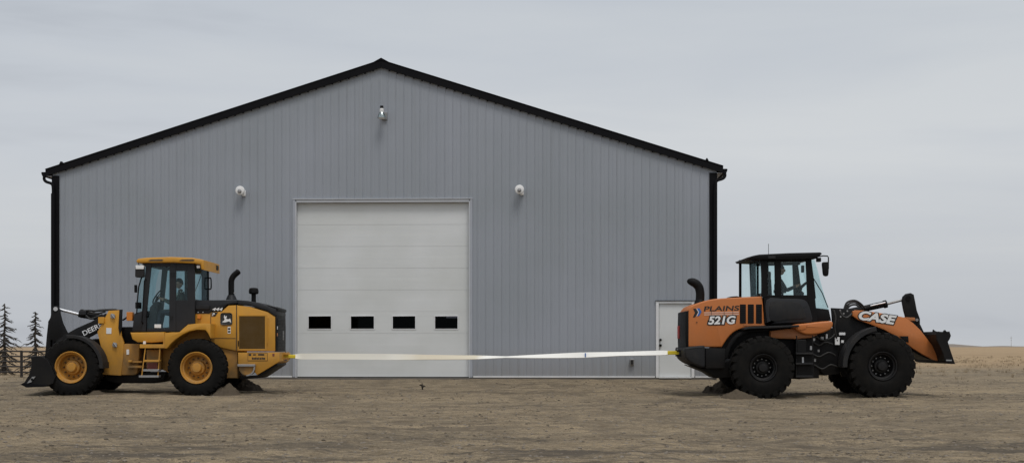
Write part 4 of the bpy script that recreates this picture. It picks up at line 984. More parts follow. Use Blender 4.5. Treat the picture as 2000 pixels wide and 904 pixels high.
J.tube('grab_rail', M['black'], [(285, 545, D0), (282, 548, D0 - 0.09), (279, 600, D0 - 0.09), (277, 628, D0 - 0.09), (279, 632, D0)], 0.014, 8)
roof = [(265.8, 508.5), (269, 505), (285, 503), (334, 501.5), (375, 503.2), (391, 505.8), (398, 508), (398.5, 527), (393, 526), (391, 516), (380, 514.5), (340, 512.5), (268, 513), (265.8, 511)]
rf = J.part('cab_roof', M['jd_yellow'], roof, 0.36, 2.04, 0.03)
for px0, px1 in ((289, 319), (350, 380)):
    J.part('recess_shade', M['jd_bolt_and_shade'], [(px0, 508.5), (px0 + 6, 506.3), (px1 - 3, 506.0), (px1, 507.5), (px1 - 3, 509.8), (px0 + 3, 509.8)], 0.352, 0.375, 0.0, parent=rf, smooth=0)  # dark plate painted for the shade inside each roof slot
J.rect('roof_lamp', M['white'], 384, 390.5, 518, 523.5, 0.42, 0.5, 0.012)
J.rect('roof_lamp', M['grey_plastic'], 397.5, 400, 513, 522, 0.55, 0.75, 0.008)
J.rect('roof_lamp', M['grey_plastic'], 420.5, 423.5, 518, 527, 1.65, 1.85, 0.008)
m = MB(); J.addrect(m, 263.5, 281, 518.5, 541.5, 0.36, 0.46, 0.03); mi = m.build('mirror', M['grey_plastic'], jd_root)
J.rect('mirror_cap', M['white'], 264.5, 280.5, 518, 525.5, 0.345, 0.47, 0.012, mi)
J.tube('mirror_arm', M['black'], [(276, 512, 0.45), (270, 513, 0.42), (272, 518, 0.41)], 0.014, 8)
J.tube('mirror_arm', M['black'], [(277, 540, 0.42), (271, 560, 0.42), (268, 590, 0.43), (267, 612, 0.45)], 0.016, 8)
J.rect('small_mirror', M['black'], 262, 267, 556, 571, 0.36, 0.42, 0.012)
J.rect('washer_motor', M['black'], 264, 272, 590, 602, 0.5, 0.7, 0.012)
m = MB(); m.tube(cr([J.p(*p) for p in [(402, 544.5, 1.9), (409.5, 542.5, 1.9), (412, 545, 1.9), (412.5, 560, 1.9), (410.5, 564.5, 1.9), (402, 563.5, 1.9)]], 4), 0.016, 8); m.build('rear_grab_rail', M['black'], jd_root)
J.tube('wiper', M['black'], [(380.5, 570, 0.6), (386.5, 555, 0.95), (394, 534, 1.3)], 0.01, 6)
# inside the cab
J.part('seat', M['seat'], [(362, 562), (371, 560), (374, 600), (372, 630), (330, 630), (330, 621), (362, 618)], 0.92, 1.42, 0.04)
J.part('console', M['seat'], [(292, 600), (303, 588), (308, 590), (303, 640), (288, 642)], 0.9, 1.5, 0.03)
m = MB(); c = Vector(J.p(308, 579, 1.2)); u = Vector((0.55, 0, 0.84)).normalized(); v_ = Vector((0, 1, 0))
m.tube([c + (u * math.cos(2 * PI * k / 24) + v_ * math.sin(2 * PI * k / 24)) * 0.19 for k in range(25)], 0.016, 8, cap=False)
for a_ in (0.5, 2.6, 4.7): m.tube([c, c + (u * math.cos(a_) + v_ * math.sin(a_)) * 0.19], 0.012, 6)
m.tube([c, Vector(J.p(300, 600, 1.2))], 0.03, 8); m.build('steering_wheel', M['black'], jd_root)

# ===== the orange machine on the right, bucket to the right
Zc = EYE + (HY - 777) / F * Y0
cx_root = (1608 - 1000) / F * (Y0 + 1.25)
cs_root = thing('wheel_loader', 'orange wheel loader with black cab and black rims at the right', 'wheel loader', (cx_root, Y0 + 1.25, Zc + 0.01))
C = Veh(cs_root, Y0)
Wc = 0.52
ct = wheel_meshes(0.775, Wc, M['rim_black'], 0.05, 22, 0.32, M['steel'])
def cc(px, py): a = C.p(px, py, 0); return a[0], a[2]
cf = cc(1725, 714.5); crr = cc(1491.5, 717.5)
for (q, s_) in ((cf, 1.0), (crr, 0.945)):
    put_wheel(C, ct, q[0], q[1], 0.0, False, Wc, s_)
    put_wheel(C, ct, q[0] , q[1] + 0.02, 2.5, True, Wc, s_)
for q in (cf, crr):
    m = MB(); m.tube([(q[0], C.y(0.2), q[1]), (q[0], C.y(0.8), q[1]), (q[0], C.y(1.25), q[1]), (q[0], C.y(1.7), q[1]), (q[0], C.y(2.3), q[1])], [0.14, 0.15, 0.25, 0.15, 0.14], 16); m.build('axle', M['black_paint'], cs_root)
hood = [(1342, 677), (1342.5, 650), (1343, 607)] + cr([(1349, 598.5), (1362, 592.5), (1389, 584.5), (1431, 581), (1489, 578.5)], 4) + [(1494, 634.5), (1470, 637.5)] + cr([(1456, 639), (1437, 646), (1424, 657), (1414, 671), (1410, 677.5)], 4) + [(1381, 677.5)]
C.part('hood', M['orange'], hood, 0.52, 1.98, 0.03, 4)
C.part('rear_grille', M['black'], [(1339.5, 608), (1345, 606), (1345, 677.5), (1339.5, 677.5), (1338.5, 650)], 0.505, 1.995, 0.015)
m = MB()
C.addrect(m, 1325.2, 1329, 636, 661, 1.60, 1.85, 0.012)
m.build('tail_lamp', M['red'], cs_root)
for x0, x1 in ((1445, 1457), (1460.5, 1472.5), (1476.5, 1488.3)):
    va = C.rect('hood_vent', M['black'], x0, x1, 594, 631.5, 0.512, 0.54, 0.012)
    m = MB()
    for k in range(9):
        a = C.xz([(x0 + 1.5, 598 + k * 4)], 0.512)[0]; b = C.xz([(x1 - 1.5, 598 + k * 4)], 0.512)[0]; m.box(a[0], b[0], C.y(0.505), C.y(0.513), a[1] - 0.004, a[1] + 0.004)
    m.build('vent_slats', M['charcoal'], va, smooth=0)
m = MB(); C.addrect(m, 1452, 1495, 633.5, 636, 0.51, 0.53, 0.004); m.build('hood_lip', M['orange_low'], cs_root)
C.text('PLAINS', 1374.5, 1444, 597, 607, 0.517, M['decal_black'], bold=0.02, shear=0.12, rot=R(1.2), name='dealer_lettering')
m = MB()
for yy, a, b in ((610.5, 1375, 1443), (614.5, 1375, 1443)):
    C.pr(m, [(a, yy - 1.2), (b, yy - 2.4), (b, yy - 0.0), (a, yy + 1.0)], 0.514, 0.524)
m.build('dealer_stripe', M['decal_pink'], cs_root, smooth=0)
m = MB()
for px in (1389, 1414, 1431): C.pr(m, [(px, 607.6), (px + 0.8, 607.6), (px + 0.8, 615), (px, 615)], 0.512, 0.5145)
m.build('stripe_ticks', M['decal_black'], cs_root, smooth=0)
ob, bb = C.text('521G', 1383, 1437, 616.8, 632.8, 0.508, M['white'], bold=0.035, shear=0.2, rot=R(1.2), name='model_number')
C.text('521G', 1383, 1437, 616.8, 632.8, 0.513, M['decal_black'], bold=0.13, shear=0.2, rot=R(1.2), name='number_outline', back=bb)
C.part('chevron', M['decal_black'], [(1354, 602.5), (1358.5, 602), (1363.5, 609), (1358, 619), (1353.5, 619), (1357.5, 610)], 0.512, 0.53, smooth=0)
C.part('chevron', M['decal_blue'], [(1361, 602), (1366, 601.5), (1370.5, 608.5), (1365.5, 616.5), (1361.5, 617), (1365, 609)], 0.512, 0.53, smooth=0)
C.part('chevron_edge', M['white'], [(1360.2, 602.5), (1361.2, 602), (1365.2, 609), (1361.6, 617), (1360.4, 617.2), (1364, 609.2)], 0.5115, 0.53, smooth=0)
m = MB(); m.tube([C.p(1361, 629, 0.5), C.p(1361, 629, 0.54)], 0.014, 8); m.build('hood_lock', M['decal_black'], cs_root)
# rear bumper / counterweight
C.part('counterweight', M['grey_plastic'], cr([(1337, 680), (1343, 677.5), (1352, 676), (1372, 674.5), (1377, 677), (1377.5, 700), (1376, 717.5), (1360, 713), (1347, 706), (1338.5, 696)], 3, True), 0.36, 2.14, 0.05, 3)
C.part('side_box', M['black_paint'], [(1378, 679), (1418, 680), (1416, 719), (1378, 719)], 0.42, 2.08, 0.02)
C.part('rear_frame', M['black_paint'], [(1350, 714), (1376, 719), (1440, 700), (1560, 655), (1600, 660), (1600, 738), (1560, 740), (1440, 735), (1400, 738), (1385, 728)], 0.62, 1.88, 0.02)
m = MB(); C.addrect(m, 1322, 1334, 683, 686.5, 1.1, 1.4, 0.005); C.addrect(m, 1322, 1334, 692, 695.5, 1.1, 1.4, 0.005); m.build('hitch_jaw', M['black_paint'], cs_root)
C.tube('hitch_pin', M['steel'], [(1323.5, 680, 1.25), (1323.5, 697, 1.25)], 0.02)
# exhaust
m = MB(); m.tube([C.p(1367, 594, 1.2), C.p(1367, 584, 1.2)], 0.15, 20, 0.10); m.build('exhaust_base', M['black'], cs_root)
q = cr([C.p(*p) for p in [(1367, 588, 1.2), (1367.5, 572, 1.2), (1364.5, 560, 1.2), (1356, 552, 1.2), (1342, 548, 1.2)]], 6)
m = MB(); m.tube(q, [0.105] * (len(q) - 8) + [0.104, 0.102, 0.1, 0.095, 0.085, 0.07, 0.05, 0.02], 18); m.build('exhaust_pipe', M['black'], cs_root)
C.part('hood_bump', M['black'], [(1425, 580.5), (1428, 578.8), (1440, 578), (1445, 580)], 1.0, 1.5, 0.0)
# fenders and mid body
C.part('rear_fender', M['grey_plastic'], [(1453, 641), (1462, 637.5), (1500, 636.5), (1560, 634), (1562, 638), (1500, 641), (1464, 642), (1454, 644)], 0.12, 0.60, 0.01)
C.part('fender_liner', M['black'], [(1454, 645), (1500, 642), (1500, 646), (1462, 649), (1441, 659), (1428, 677), (1422, 700), (1417, 700), (1418, 680), (1428, 663), (1440, 651)], 0.40, 0.60, 0.01)
C.part('wheel_arch', M['black'], [(1400, 700), (1400, 668), (1415, 650), (1440, 634), (1500, 630), (1562, 632), (1575, 690), (1560, 700)], 0.605, 0.70, 0.0)
C.part('cab_skirt', M['orange'], cr([(1549, 634.5), (1575, 631), (1605, 627.5), (1624, 627), (1627, 634), (1622, 643), (1606, 650), (1588, 653), (1571, 652), (1556, 644)], 3, True), 0.28, 1.0, 0.04, 3)
C.part('fuel_tank', M['orange_low'], [(1505, 646), (1550, 640), (1570, 652), (1598, 653), (1586, 659), (1560, 662), (1520, 661), (1505, 659)], 0.40, 1.0, 0.03)
C.part('step_recess', M['orange'], [(1552, 635), (1577, 633), (1574, 641), (1568, 644), (1556, 643.5)], 0.262, 0.32, 0.008)
m = MB(); C.addrect(m, 1557, 1575, 663, 688, 0.25, 0.9, 0.02); C.addrect(m, 1556, 1588, 688, 738, 0.22, 1.0, 0.02); m.build('fluid_tank', M['black_paint'], cs_root)
m = MB()
m.tube([C.p(1556, 655, 0.18), C.p(1555, 738, 0.12)], 0.014, 8); m.tube([C.p(1587, 655, 0.18), C.p(1588, 736, 0.12)], 0.014, 8); lad = m.build('ladder', M['black_paint'], cs_root)
for yy in (688, 708, 733): C.rect('ladder_step', M['grey_plastic'], 1555, 1588, yy, yy + 3.5, 0.06, 0.24, 0.006, lad)
C.part('centre_hinge', M['black_paint'], [(1600, 640), (1632, 640), (1636, 680), (1640, 730), (1610, 733), (1596, 715)], 0.68, 1.82, 0.02)
C.part('front_frame', M['black_paint'], [(1624, 601), (1668, 603), (1690, 625), (1720, 650), (1725, 700), (1712, 735), (1645, 735), (1632, 700), (1628, 650)], 0.80, 0.90, 0.015)
C.part('front_frame', M['black_paint'], [(1624, 601), (1668, 603), (1690, 625), (1720, 650), (1725, 700), (1712, 735), (1645, 735), (1632, 700), (1628, 650)], 1.60, 1.70, 0.015)
C.part('frame_core', M['black_paint'], [(1636, 640), (1690, 640), (1710, 700), (1700, 732), (1640, 728)], 0.902, 1.598)
# small hoses, valves and stickers around the joint
rs = random.Random(3)
for k, (px, py, w_, h_) in enumerate(((1587, 660, 5, 5), (1603, 657, 6, 7), (1582, 675, 4, 8), (1597, 682, 4, 5), (1613, 652, 3.5, 9), (1590, 700, 4, 6))): C.rect('valve', M['steel'] if k % 2 else M['trim_white'], px, px + w_, py, py + h_, 0.60, 0.68, 0.006)
for k, pts in enumerate(([(1588, 668, 0.58), (1600, 674, 0.56), (1612, 668, 0.56), (1626, 672, 0.6)], [(1586, 690, 0.58), (1600, 696, 0.55), (1618, 688, 0.56), (1632, 694, 0.6)], [(1592, 654, 0.58), (1606, 664, 0.55), (1622, 660, 0.56), (1632, 650, 0.6)], [(1590, 712, 0.6), (1606, 720, 0.6), (1622, 712, 0.6), (1636, 716, 0.62)])):
    C.tube('hydraulic_hose', M['hose'], pts, 0.02, 8, smoothn=5)
C.rect('warning_sticker', M['white'], 1631, 1640, 658, 673, 0.595, 0.625, 0.004)
m = MB(); m.tube([C.p(1635.5, 664, 0.585), C.p(1635.5, 664, 0.6)], 0.015, 10); m.build('sticker_print', M['decal_black'], cs_root)
C.rect('model_sticker', M['trim_white'], 1639, 1651, 649, 654, 0.61, 0.625, 0.003)
C.rect('warning_sticker', M['white'], 1643, 1648, 664, 669, 0.61, 0.625, 0.003)
C.rect('ladder_decal', M['trim_white'], 1566.5, 1570, 697, 708, 0.205, 0.225, 0.004)
fender(C, 'front_fender', M['grey_plastic'], cf[0], cf[1], 0.835, 0.91, 100, 182, 0.05, 0.58)
# boom
bo_ = [(1665, 616), (1665.5, 608), (1671, 605.5), (1687, 606), (1720, 611), (1754, 617), (1768, 620), (1783, 630), (1797, 643.5), (1815, 666), (1834, 691), (1837, 700), (1835, 705.5), (1823, 702), (1803, 692), (1782, 679), (1757, 660), (1726, 643), (1700, 633), (1676, 624)]
for d0, d1 in ((0.66, 0.78), (1.72, 1.84)): C.part('boom_arm', M['orange'], bo_, d0, d1, 0.012)
ob, bb = C.text('CASE', 1677, 1751, 611, 629, 0.649, M['white'], bold=0.045, shear=0.22, rot=R(-8.5), name='boom_lettering')
C.text('CASE', 1677, 1751, 611, 629, 0.654, M['decal_black'], bold=0.11, shear=0.22, rot=R(-8.5), name='lettering_outline', back=bb)
C.part('boom_shadow', M['black'], [(1690, 634), (1726, 650), (1757, 667), (1782, 686), (1803, 697), (1820, 703), (1800, 690), (1778, 675), (1755, 657), (1726, 641), (1700, 631)], 0.785, 1.715, 0.0)  # black strip put in for the shadow of the second arm
C.part('boom_gusset', M['orange_low'], [(1768, 619), (1787, 620), (1788, 626), (1775, 626)], 0.70, 0.95, 0.005)
C.part('boom_stop', M['black'], [(1757, 656), (1774, 656), (1775, 668), (1768, 667)], 0.64, 0.80, 0.005)
for d0, d1 in ((1.08, 1.17), (1.33, 1.42)):
    C.part('bell_crank', M['black_paint'], [(1762, 587), (1764, 579), (1770, 573.5), (1779, 571.8), (1785, 575), (1788, 590), (1791, 606), (1797, 622), (1797.5, 643), (1791, 640), (1783, 634), (1770, 622), (1765.5, 606)], d0, d1, 0.012)
C.tube('crank_pin', M['black'], [(1774, 582, 1.04), (1774, 582, 1.46)], 0.06, 14)
C.tube('crank_pin', M['steel'], [(1791, 624.5, 1.04), (1791, 624.5, 1.46)], 0.035, 14)
C.part('bucket_link', M['black_paint'], [(1787, 630), (1798, 634), (1808, 655), (1826, 672), (1824, 682), (1808, 676), (1795, 655)], 1.18, 1.32, 0.01)
m = MB(); m.tube([C.p(1728, 594.5, 1.25), C.p(1772, 583, 1.25)], 0.03, 12); m.build('cylinder_rod', M['steel'], cs_root)
m = MB(); m.tube([C.p(1650, 610, 1.25), C.p(1690, 602, 1.25), C.p(1729, 593.5, 1.25)], 0.075, 16); m.tube([C.p(1726, 594.5, 1.25), C.p(1731.5, 593, 1.25)], 0.095, 14); m.build('tilt_cylinder', M['black_paint'], cs_root)
m = MB(); m.tube([C.p(1700, 597, 1.12), C.p(1729, 590.5, 1.12)], 0.018, 8); m.build('sensor_rod', M['chrome'], cs_root)
for pts in ([(1648, 606, 1.0), (1654, 591, 1.0), (1668, 586.5, 1.0), (1680, 592, 1.05), (1690, 602, 1.1)], [(1650, 606, 1.2), (1657, 594, 1.2), (1668, 590, 1.2), (1678, 594, 1.2), (1686, 603, 1.2)],
            [(1652, 607, 1.4), (1660, 597, 1.4), (1672, 595, 1.4), (1684, 604, 1.4)], [(1628, 605, 0.6), (1632, 620, 0.57), (1630, 640, 0.57), (1634, 660, 0.6)], [(1640, 604, 0.6), (1644, 615, 0.57), (1654, 620, 0.57), (1664, 612, 0.6)]):
    C.tube('hydraulic_hose', M['hose'], pts, 0.024, 8, smoothn=6)
m = MB()
for px, py in ((1641, 606), (1648, 612), (1655, 607), (1642, 618), (1655, 619)): m.tube([C.p(px, py, 0.57), C.p(px, py, 0.62)], 0.02, 8)
m.build('hose_fittings', M['steel'], cs_root)
bo2 = [(1828, 653), (1830, 648), (1839, 649), (1848, 647.5), (1855, 648), (1857.5, 655), (1855, 662), (1851.5, 667), (1857, 685), (1865.5, 710), (1856, 709), (1846, 706), (1843, 692), (1837, 678), (1830, 664)]
bs2 = [(1862, 709), (1847, 705.5), (1843, 691), (1837, 677), (1829.5, 664), (1829, 653), (1832, 648.5), (1840, 649.5), (1855, 648.5)]
bk = bucket(C, bo2, bs2, 0.10, 2.40, M['black_paint'], [(1846, 704.8), (1854, 706.5), (1867, 710.5), (1854, 709.8), (1846, 707)])
m = MB(); C.pr(m, [(1843, 648.5), (1846.5, 644.0), (1849.5, 648)], 0.09, 0.2); m.build('bucket_lip', M['black_paint'], bk)
m = MB(); C.pr(m, [(1822, 652), (1823.5, 643), (1826, 645.5), (1834, 648.5), (1836, 652)], 0.55, 0.62); m.build('bucket_ear', M['black_paint'], bk)
C.rect('bucket_sticker', M['steel'], 1848, 1859, 702, 704.5, 0.088, 0.099, 0.002, bk)

# cab of the orange machine
E0, E1 = 0.48, 2.02
m = cabmembers(C, M['black'], [
    [(1486, 505), (1499, 505), (1500, 580), (1493, 580), (1489, 580)],
    [(1513, 506), (1525, 506), (1526.5, 578), (1514, 578)],
    [(1574, 505), (1585, 505), (1592, 582), (1597, 627), (1585, 630), (1577, 580)],
    [(1499, 504), (1574, 504), (1574, 510), (1499, 512)],
    [(1492, 576), (1592, 576), (1596, 629), (1494, 634)],
    [(1583, 507.5), (1585, 506), (1590, 545), (1594, 582), (1591, 582)]], E0, E1, 0.06)
C.pr(m, [(1586, 600), (1619, 604), (1624, 626), (1590, 629)], E0 + 0.03, E1 - 0.03, 0.02)
C.pr(m, [(1494, 582), (1592, 600), (1594, 630), (1495, 633)], E0 + 0.065, E1 - 0.065)
m.build('cab_frame', M['black'], cs_root)
C.part('door_panel', M['charcoal'], cr([(1497, 585), (1530, 583), (1562, 583.5), (1575, 588), (1582, 602), (1586, 628), (1560, 629.5), (1503, 631.5), (1498, 628)], 3, True), E0 - 0.03, E0 + 0.04, 0.02)
C.part('panel_inset', M['grey_plastic'], cr([(1506, 590), (1535, 589), (1558, 590), (1567, 598), (1572, 611), (1572, 622), (1540, 624), (1506, 626)], 3, True), E0 - 0.045, E0 + 0.0, 0.012)
PX = [[(1500, 512), (1513, 510), (1514, 576), (1500, 576)], [(1525, 510), (1574, 510), (1577, 576), (1526, 576)]]
for P in PX:
    pane(C, P, E0 + 0.025, M['glass_cab'], cs_root, 'side_window')
    m = MB(); m.prism(C.xz(P, E0), C.y(E1 - 0.03), C.y(E1 - 0.022)); m.build('side_window', M['glass_cab'], cs_root, smooth=0)
a = C.xz(cr([(1590, 507), (1597, 530), (1606, 565), (1614, 590), (1620, 612)], 4), E0)
m = MB(); m.strip([(x, C.y(E0 + 0.02), z) for x, z in a], [(x, C.y(E1 - 0.02), z) for x, z in a], (0.008, 0, 0)); m.build('windscreen', M['glass_cab'], cs_root, smooth=60)
P = [(1585, 507), (1591, 507), (1598, 530), (1607, 565), (1615, 590), (1620, 604), (1594, 601), (1590, 560)]
pane(C, P, E0 + 0.015, M['glass_cab'], cs_root, 'corner_window')
m = MB(); m.prism(C.xz(P, E0), C.y(E1 - 0.03), C.y(E1 - 0.022)); m.build('corner_window', M['glass_cab'], cs_root, smooth=0)
C.tube('wiper', M['black'], [(1617, 600, 0.8), (1606, 572, 0.7), (1588, 542, 0.55), (1582, 518, 0.5)], 0.012, 6)
# the far side door is latched open, swung back past the rear of the cab
m = MB()
for a, b, c_, d in ((1443.5, 1448.5, 508, 640), (1478, 1482, 508, 640), (1443.5, 1482, 507.5, 512), (1443.5, 1482, 590, 640)): C.addrect(m, a, b, c_, d, 2.10 + 0.002 * (a % 3), 2.14, 0.008)
wf = m.build('open_door', M['black'], cs_root)
C.part('door_window', M['glass_cab'], [(1448, 511), (1479, 511), (1479, 591), (1448, 591)], 2.115, 2.123, parent=wf, smooth=0)
m = MB()
for d in (E0 + 0.065, 1.02, E1 - 0.08): C.addrect(m, 1487, 1490, 508, 578, d, d + 0.03, 0.006)
C.addrect(m, 1487, 1490, 506, 512, E0 + 0.1, E1 - 0.1, 0.004); C.addrect(m, 1487, 1490, 572, 580, E0 + 0.1, E1 - 0.1, 0.004)
m.build('rear_window_frame', M['black'], cs_root)
m = MB(); a = C.xz([(1487, 508), (1488, 578)], E0)
m.strip([(x, C.y(E0 + 0.06), z) for x, z in a], [(x, C.y(E1 - 0.06), z) for x, z in a], (0.006, 0, 0)); m.build('rear_window', M['glass_cab'], cs_root, smooth=60)
rf = C.part('cab_roof', M['black'], [(1460, 502.5), (1472, 499), (1483, 496.8), (1540, 494), (1602.5, 492.5), (1606, 495), (1600, 501), (1594, 505), (1540, 507), (1500, 507.5), (1463, 506)], 0.38, 2.12, 0.02)
C.rect('roof_lamp', M['grey_plastic'], 1500, 1515, 500, 505, 0.355, 0.42, 0.012, rf)
for px in (1596, 1468): C.rect('work_lamp', M['black'], px, px + 8, 503, 511, 0.42, 0.55, 0.015)
for px in (1596, 1468): C.rect('work_lamp', M['black'], px, px + 8, 503, 511, 1.95, 2.08, 0.015)
C.tube('antenna', M['black'], [(1501, 497, 0.9), (1501, 476, 0.9)], 0.006, 6)
C.tube('mirror_arm', M['black'], [(1597, 501, 0.4), (1608, 499.5, 0.32), (1616.5, 500, 0.3), (1618, 503, 0.3), (1618, 525, 0.3)], 0.014, 8)
C.part('mirror', M['black'], cr([(1607, 513), (1613, 511.5), (1618.5, 513), (1619, 530), (1617.5, 538), (1613, 539), (1609, 536), (1607.5, 524)], 3, True), 0.24, 0.36, 0.02)
C.rect('cab_mirror', M['black'], 1566, 1571, 518, 532, 0.9, 1.0, 0.015)
C.rect('monitor', M['black'], 1556, 1563, 508, 517, 0.8, 1.1, 0.012)
C.part('seat', M['seat'], [(1497, 560), (1498, 545), (1502, 541), (1507, 545), (1509, 588), (1545, 594), (1545, 602), (1500, 602)], 0.95, 1.5, 0.04)
C.rect('headrest', M['seat'], 1499, 1506, 530, 546, 1.08, 1.38, 0.03)
C.part('armrest', M['seat'], [(1512, 566), (1535, 566), (1536, 572), (1512, 572)], 0.82, 0.92, 0.02)
C.part('console', M['seat'], [(1553, 600), (1557, 577), (1567, 568), (1571, 572), (1566, 600)], 1.1, 1.4, 0.02)
m = MB(); c = Vector(C.p(1565.5, 560, 1.25)); u = Vector((0.75, 0, 0.66)).normalized(); v_ = Vector((0, 1, 0))
m.tube([c + (u * math.cos(2 * PI * k / 24) + v_ * math.sin(2 * PI * k / 24)) * 0.19 for k in range(25)], 0.016, 8, cap=False)
for a_ in (0.5, 2.6, 4.7): m.tube([c, c + (u * math.cos(a_) + v_ * math.sin(a_)) * 0.19], 0.012, 6)
m.tube([c, Vector(C.p(1560, 580, 1.25))], 0.03, 8); m.build('steering_wheel', M['black'], cs_root)

# ------------------------------------------------------------------ operators
def person(label, hip, face, shirt, vest):
    """seated driver: hip = world position of the pelvis, face = +1 looks to +x, -1 to -x"""
    J_ = {}; E = []; rad = {}
    def add(n, p, r, par=None):
        J_[n] = Vector((p[0] * face, p[1], p[2])); rad[n] = r
        if par: E.append((par, n))
    add('pelvis', (0, 0, 0.10), 0.145); add('waist', (-0.01, 0, 0.27), 0.125, 'pelvis'); add('chest', (-0.02, 0, 0.46), 0.145, 'waist'); add('neckb', (0.0, 0, 0.60), 0.08, 'chest'); add('neck', (0.02, 0, 0.68), 0.055, 'neckb')
    for s in (-1, 1):
        k = 'L' if s > 0 else 'R'
        add('sh' + k, (0, s * 0.18, 0.53), 0.068, 'chest'); add('el' + k, (0.14, s * 0.25, 0.30), 0.047, 'sh' + k); add('wr' + k, (0.36, s * 0.17, 0.40), 0.032, 'el' + k); add('palm' + k, (0.43, s * 0.15, 0.43), 0.032, 'wr' + k)
        for f in range(4):
            off = (f - 1.5) * 0.022
            add(f'f{k}{f}', (0.475, s * (0.15 + off), 0.455 + 0.004 * f), 0.0095, 'palm' + k); add(f'g{k}{f}', (0.49, s * (0.15 + off), 0.425 + 0.003 * f), 0.0085, f'f{k}{f}')
        add('th' + k, (0.44, s * 0.105, 0.42), 0.011, 'palm' + k); add('ti' + k, (0.465, s * 0.10, 0.405), 0.009, 'th' + k)
        add('hp' + k, (0.06, s * 0.10, 0.09), 0.10, 'pelvis'); add('kn' + k, (0.46, s * 0.14, 0.12), 0.07, 'hp' + k); add('an' + k, (0.52, s * 0.14, -0.28), 0.045, 'kn' + k); add('to' + k, (0.68, s * 0.15, -0.33), 0.038, 'an' + k)
    names = list(J_); me = bpy.data.meshes.new('person'); me.from_pydata([J_[n] for n in names], [(names.index(a), names.index(b)) for a, b in E], [])
    o = bpy.data.objects.new('tmp', me); COL.objects.link(o)
    sk = o.modifiers.new('skin', 'SKIN'); sb = o.modifiers.new('sub', 'SUBSURF'); sb.levels = 1; sb.render_levels = 1
    for i, n in enumerate(names):
        d = me.skin_vertices[0].data[i]; d.radius = (rad[n], rad[n]); d.use_root = (i == 0)
    dg = bpy.context.evaluated_depsgraph_get(); dg.update()
    m2 = bpy.data.meshes.new_from_object(o.evaluated_get(dg)); bpy.data.objects.remove(o)
    bm = bmesh.new(); bm.from_mesh(m2)
    hd = bmesh.ops.create_uvsphere(bm, u_segments=20, v_segments=14, radius=1)['verts']
    hc = Vector((0.045 * face, 0, 0.80))
    for v in hd:
        x, y, z = v.co
        w = 1 - 0.22 * max(0, -z)
        X, Y_, Z = x * 0.098 * w, y * 0.076 * w, z * 0.122
        if x > 0.75 and -0.35 < z < 0.15 and abs(y) < 0.35: X += 0.022      # nose
        if x > 0.6 and z < -0.6: X += 0.01                                   # chin
        if abs(y) > 0.9 and abs(z) < 0.25 and abs(x) < 0.35: Y_ *= 1.13      # ears
        v.co = hc + Vector((X * face, Y_, Z))
    bmesh.ops.recalc_face_normals(bm, faces=bm.faces); bm.to_mesh(m2); bm.free()
    m2.materials.clear()
    for mt in (M['skin'], shirt, M['cloth_dark']): m2.materials.append(mt)
    for p in m2.polygons:
        c = p.center; x = c.x * face
        p.use_smooth = True
        if c.z > 0.65 or (x > 0.37 and 0.33 < c.z < 0.5): p.material_index = 0
        elif c.z > 0.16: p.material_index = 1
        else: p.material_index = 2
    ob = bpy.data.objects.new('person', m2); COL.objects.link(ob); ob.location = hip; tag(ob, label, 'person')
    m = MB()       # hair / cap
    bmh = bmesh.ops.create_uvsphere(m.bm, u_segments=20, v_segments=12, radius=1)['verts']
    dele = []
    for v in bmh:
        x, y, z = v.co
        if z < 0.05 + (0.25 * x if x > 0 else 0.5 * x): dele.append(v)
        v.co = hc + Vector(((x * 0.106 - 0.003) * face, y * 0.085, z * 0.128 + 0.004))
    bmesh.ops.delete(m.bm, geom=dele, context='VERTS')
    m.tube([hc + Vector((0.08 * face, 0, 0.045)), hc + Vector((0.155 * face, 0, 0.035))], 0.03, 8, 0.02) if vest else None
    m.build('cap' if vest else 'hair', M['hair'], ob)
    m = MB()
    for s in (-1, 1): m.lathe([(0.004, -0.006), (0.011, 0), (0.004, 0.006)], hc.x + 0.088 * face, hc.z + 0.012, 8, y0=s * 0.032)
    m.build('eyes', M['decal_black'], ob)
    if vest:
        for s in (-1, 1):
            m = MB(); m.tube([(-0.05 * face, s * 0.115, 0.60), (0.06 * face, s * 0.135, 0.55), (0.125 * face, s * 0.115, 0.45), (0.13 * face, s * 0.06, 0.32), (0.11 * face, s * 0.05, 0.2)], 0.022, 6); m.build('vest_stripe', M['vest_strip'], ob)
            m = MB(); m.tube([(0.02 * face, s * 0.225, 0.56), (0.075 * face, s * 0.275, 0.42), (0.12 * face, s * 0.295, 0.33)], 0.02, 6); m.build('sleeve_stripe', M['vest_strip'], ob)
    return ob
def wpt(px, py, Y): return Vector(((px - 1000) / F * Y, Y, EYE + (HY - py) / F * Y))
hp = wpt(353, 619, Y0 + 1.17); person('driver in dark cap and reflective striped vest sitting in the yellow loader cab', hp, -1, M['cloth_vest'], True)
hp = wpt(1521, 593, Y0 + 1.22); person('driver in dark clothes sitting at the wheel of the orange loader', hp, 1, M['cloth_dark'], False)

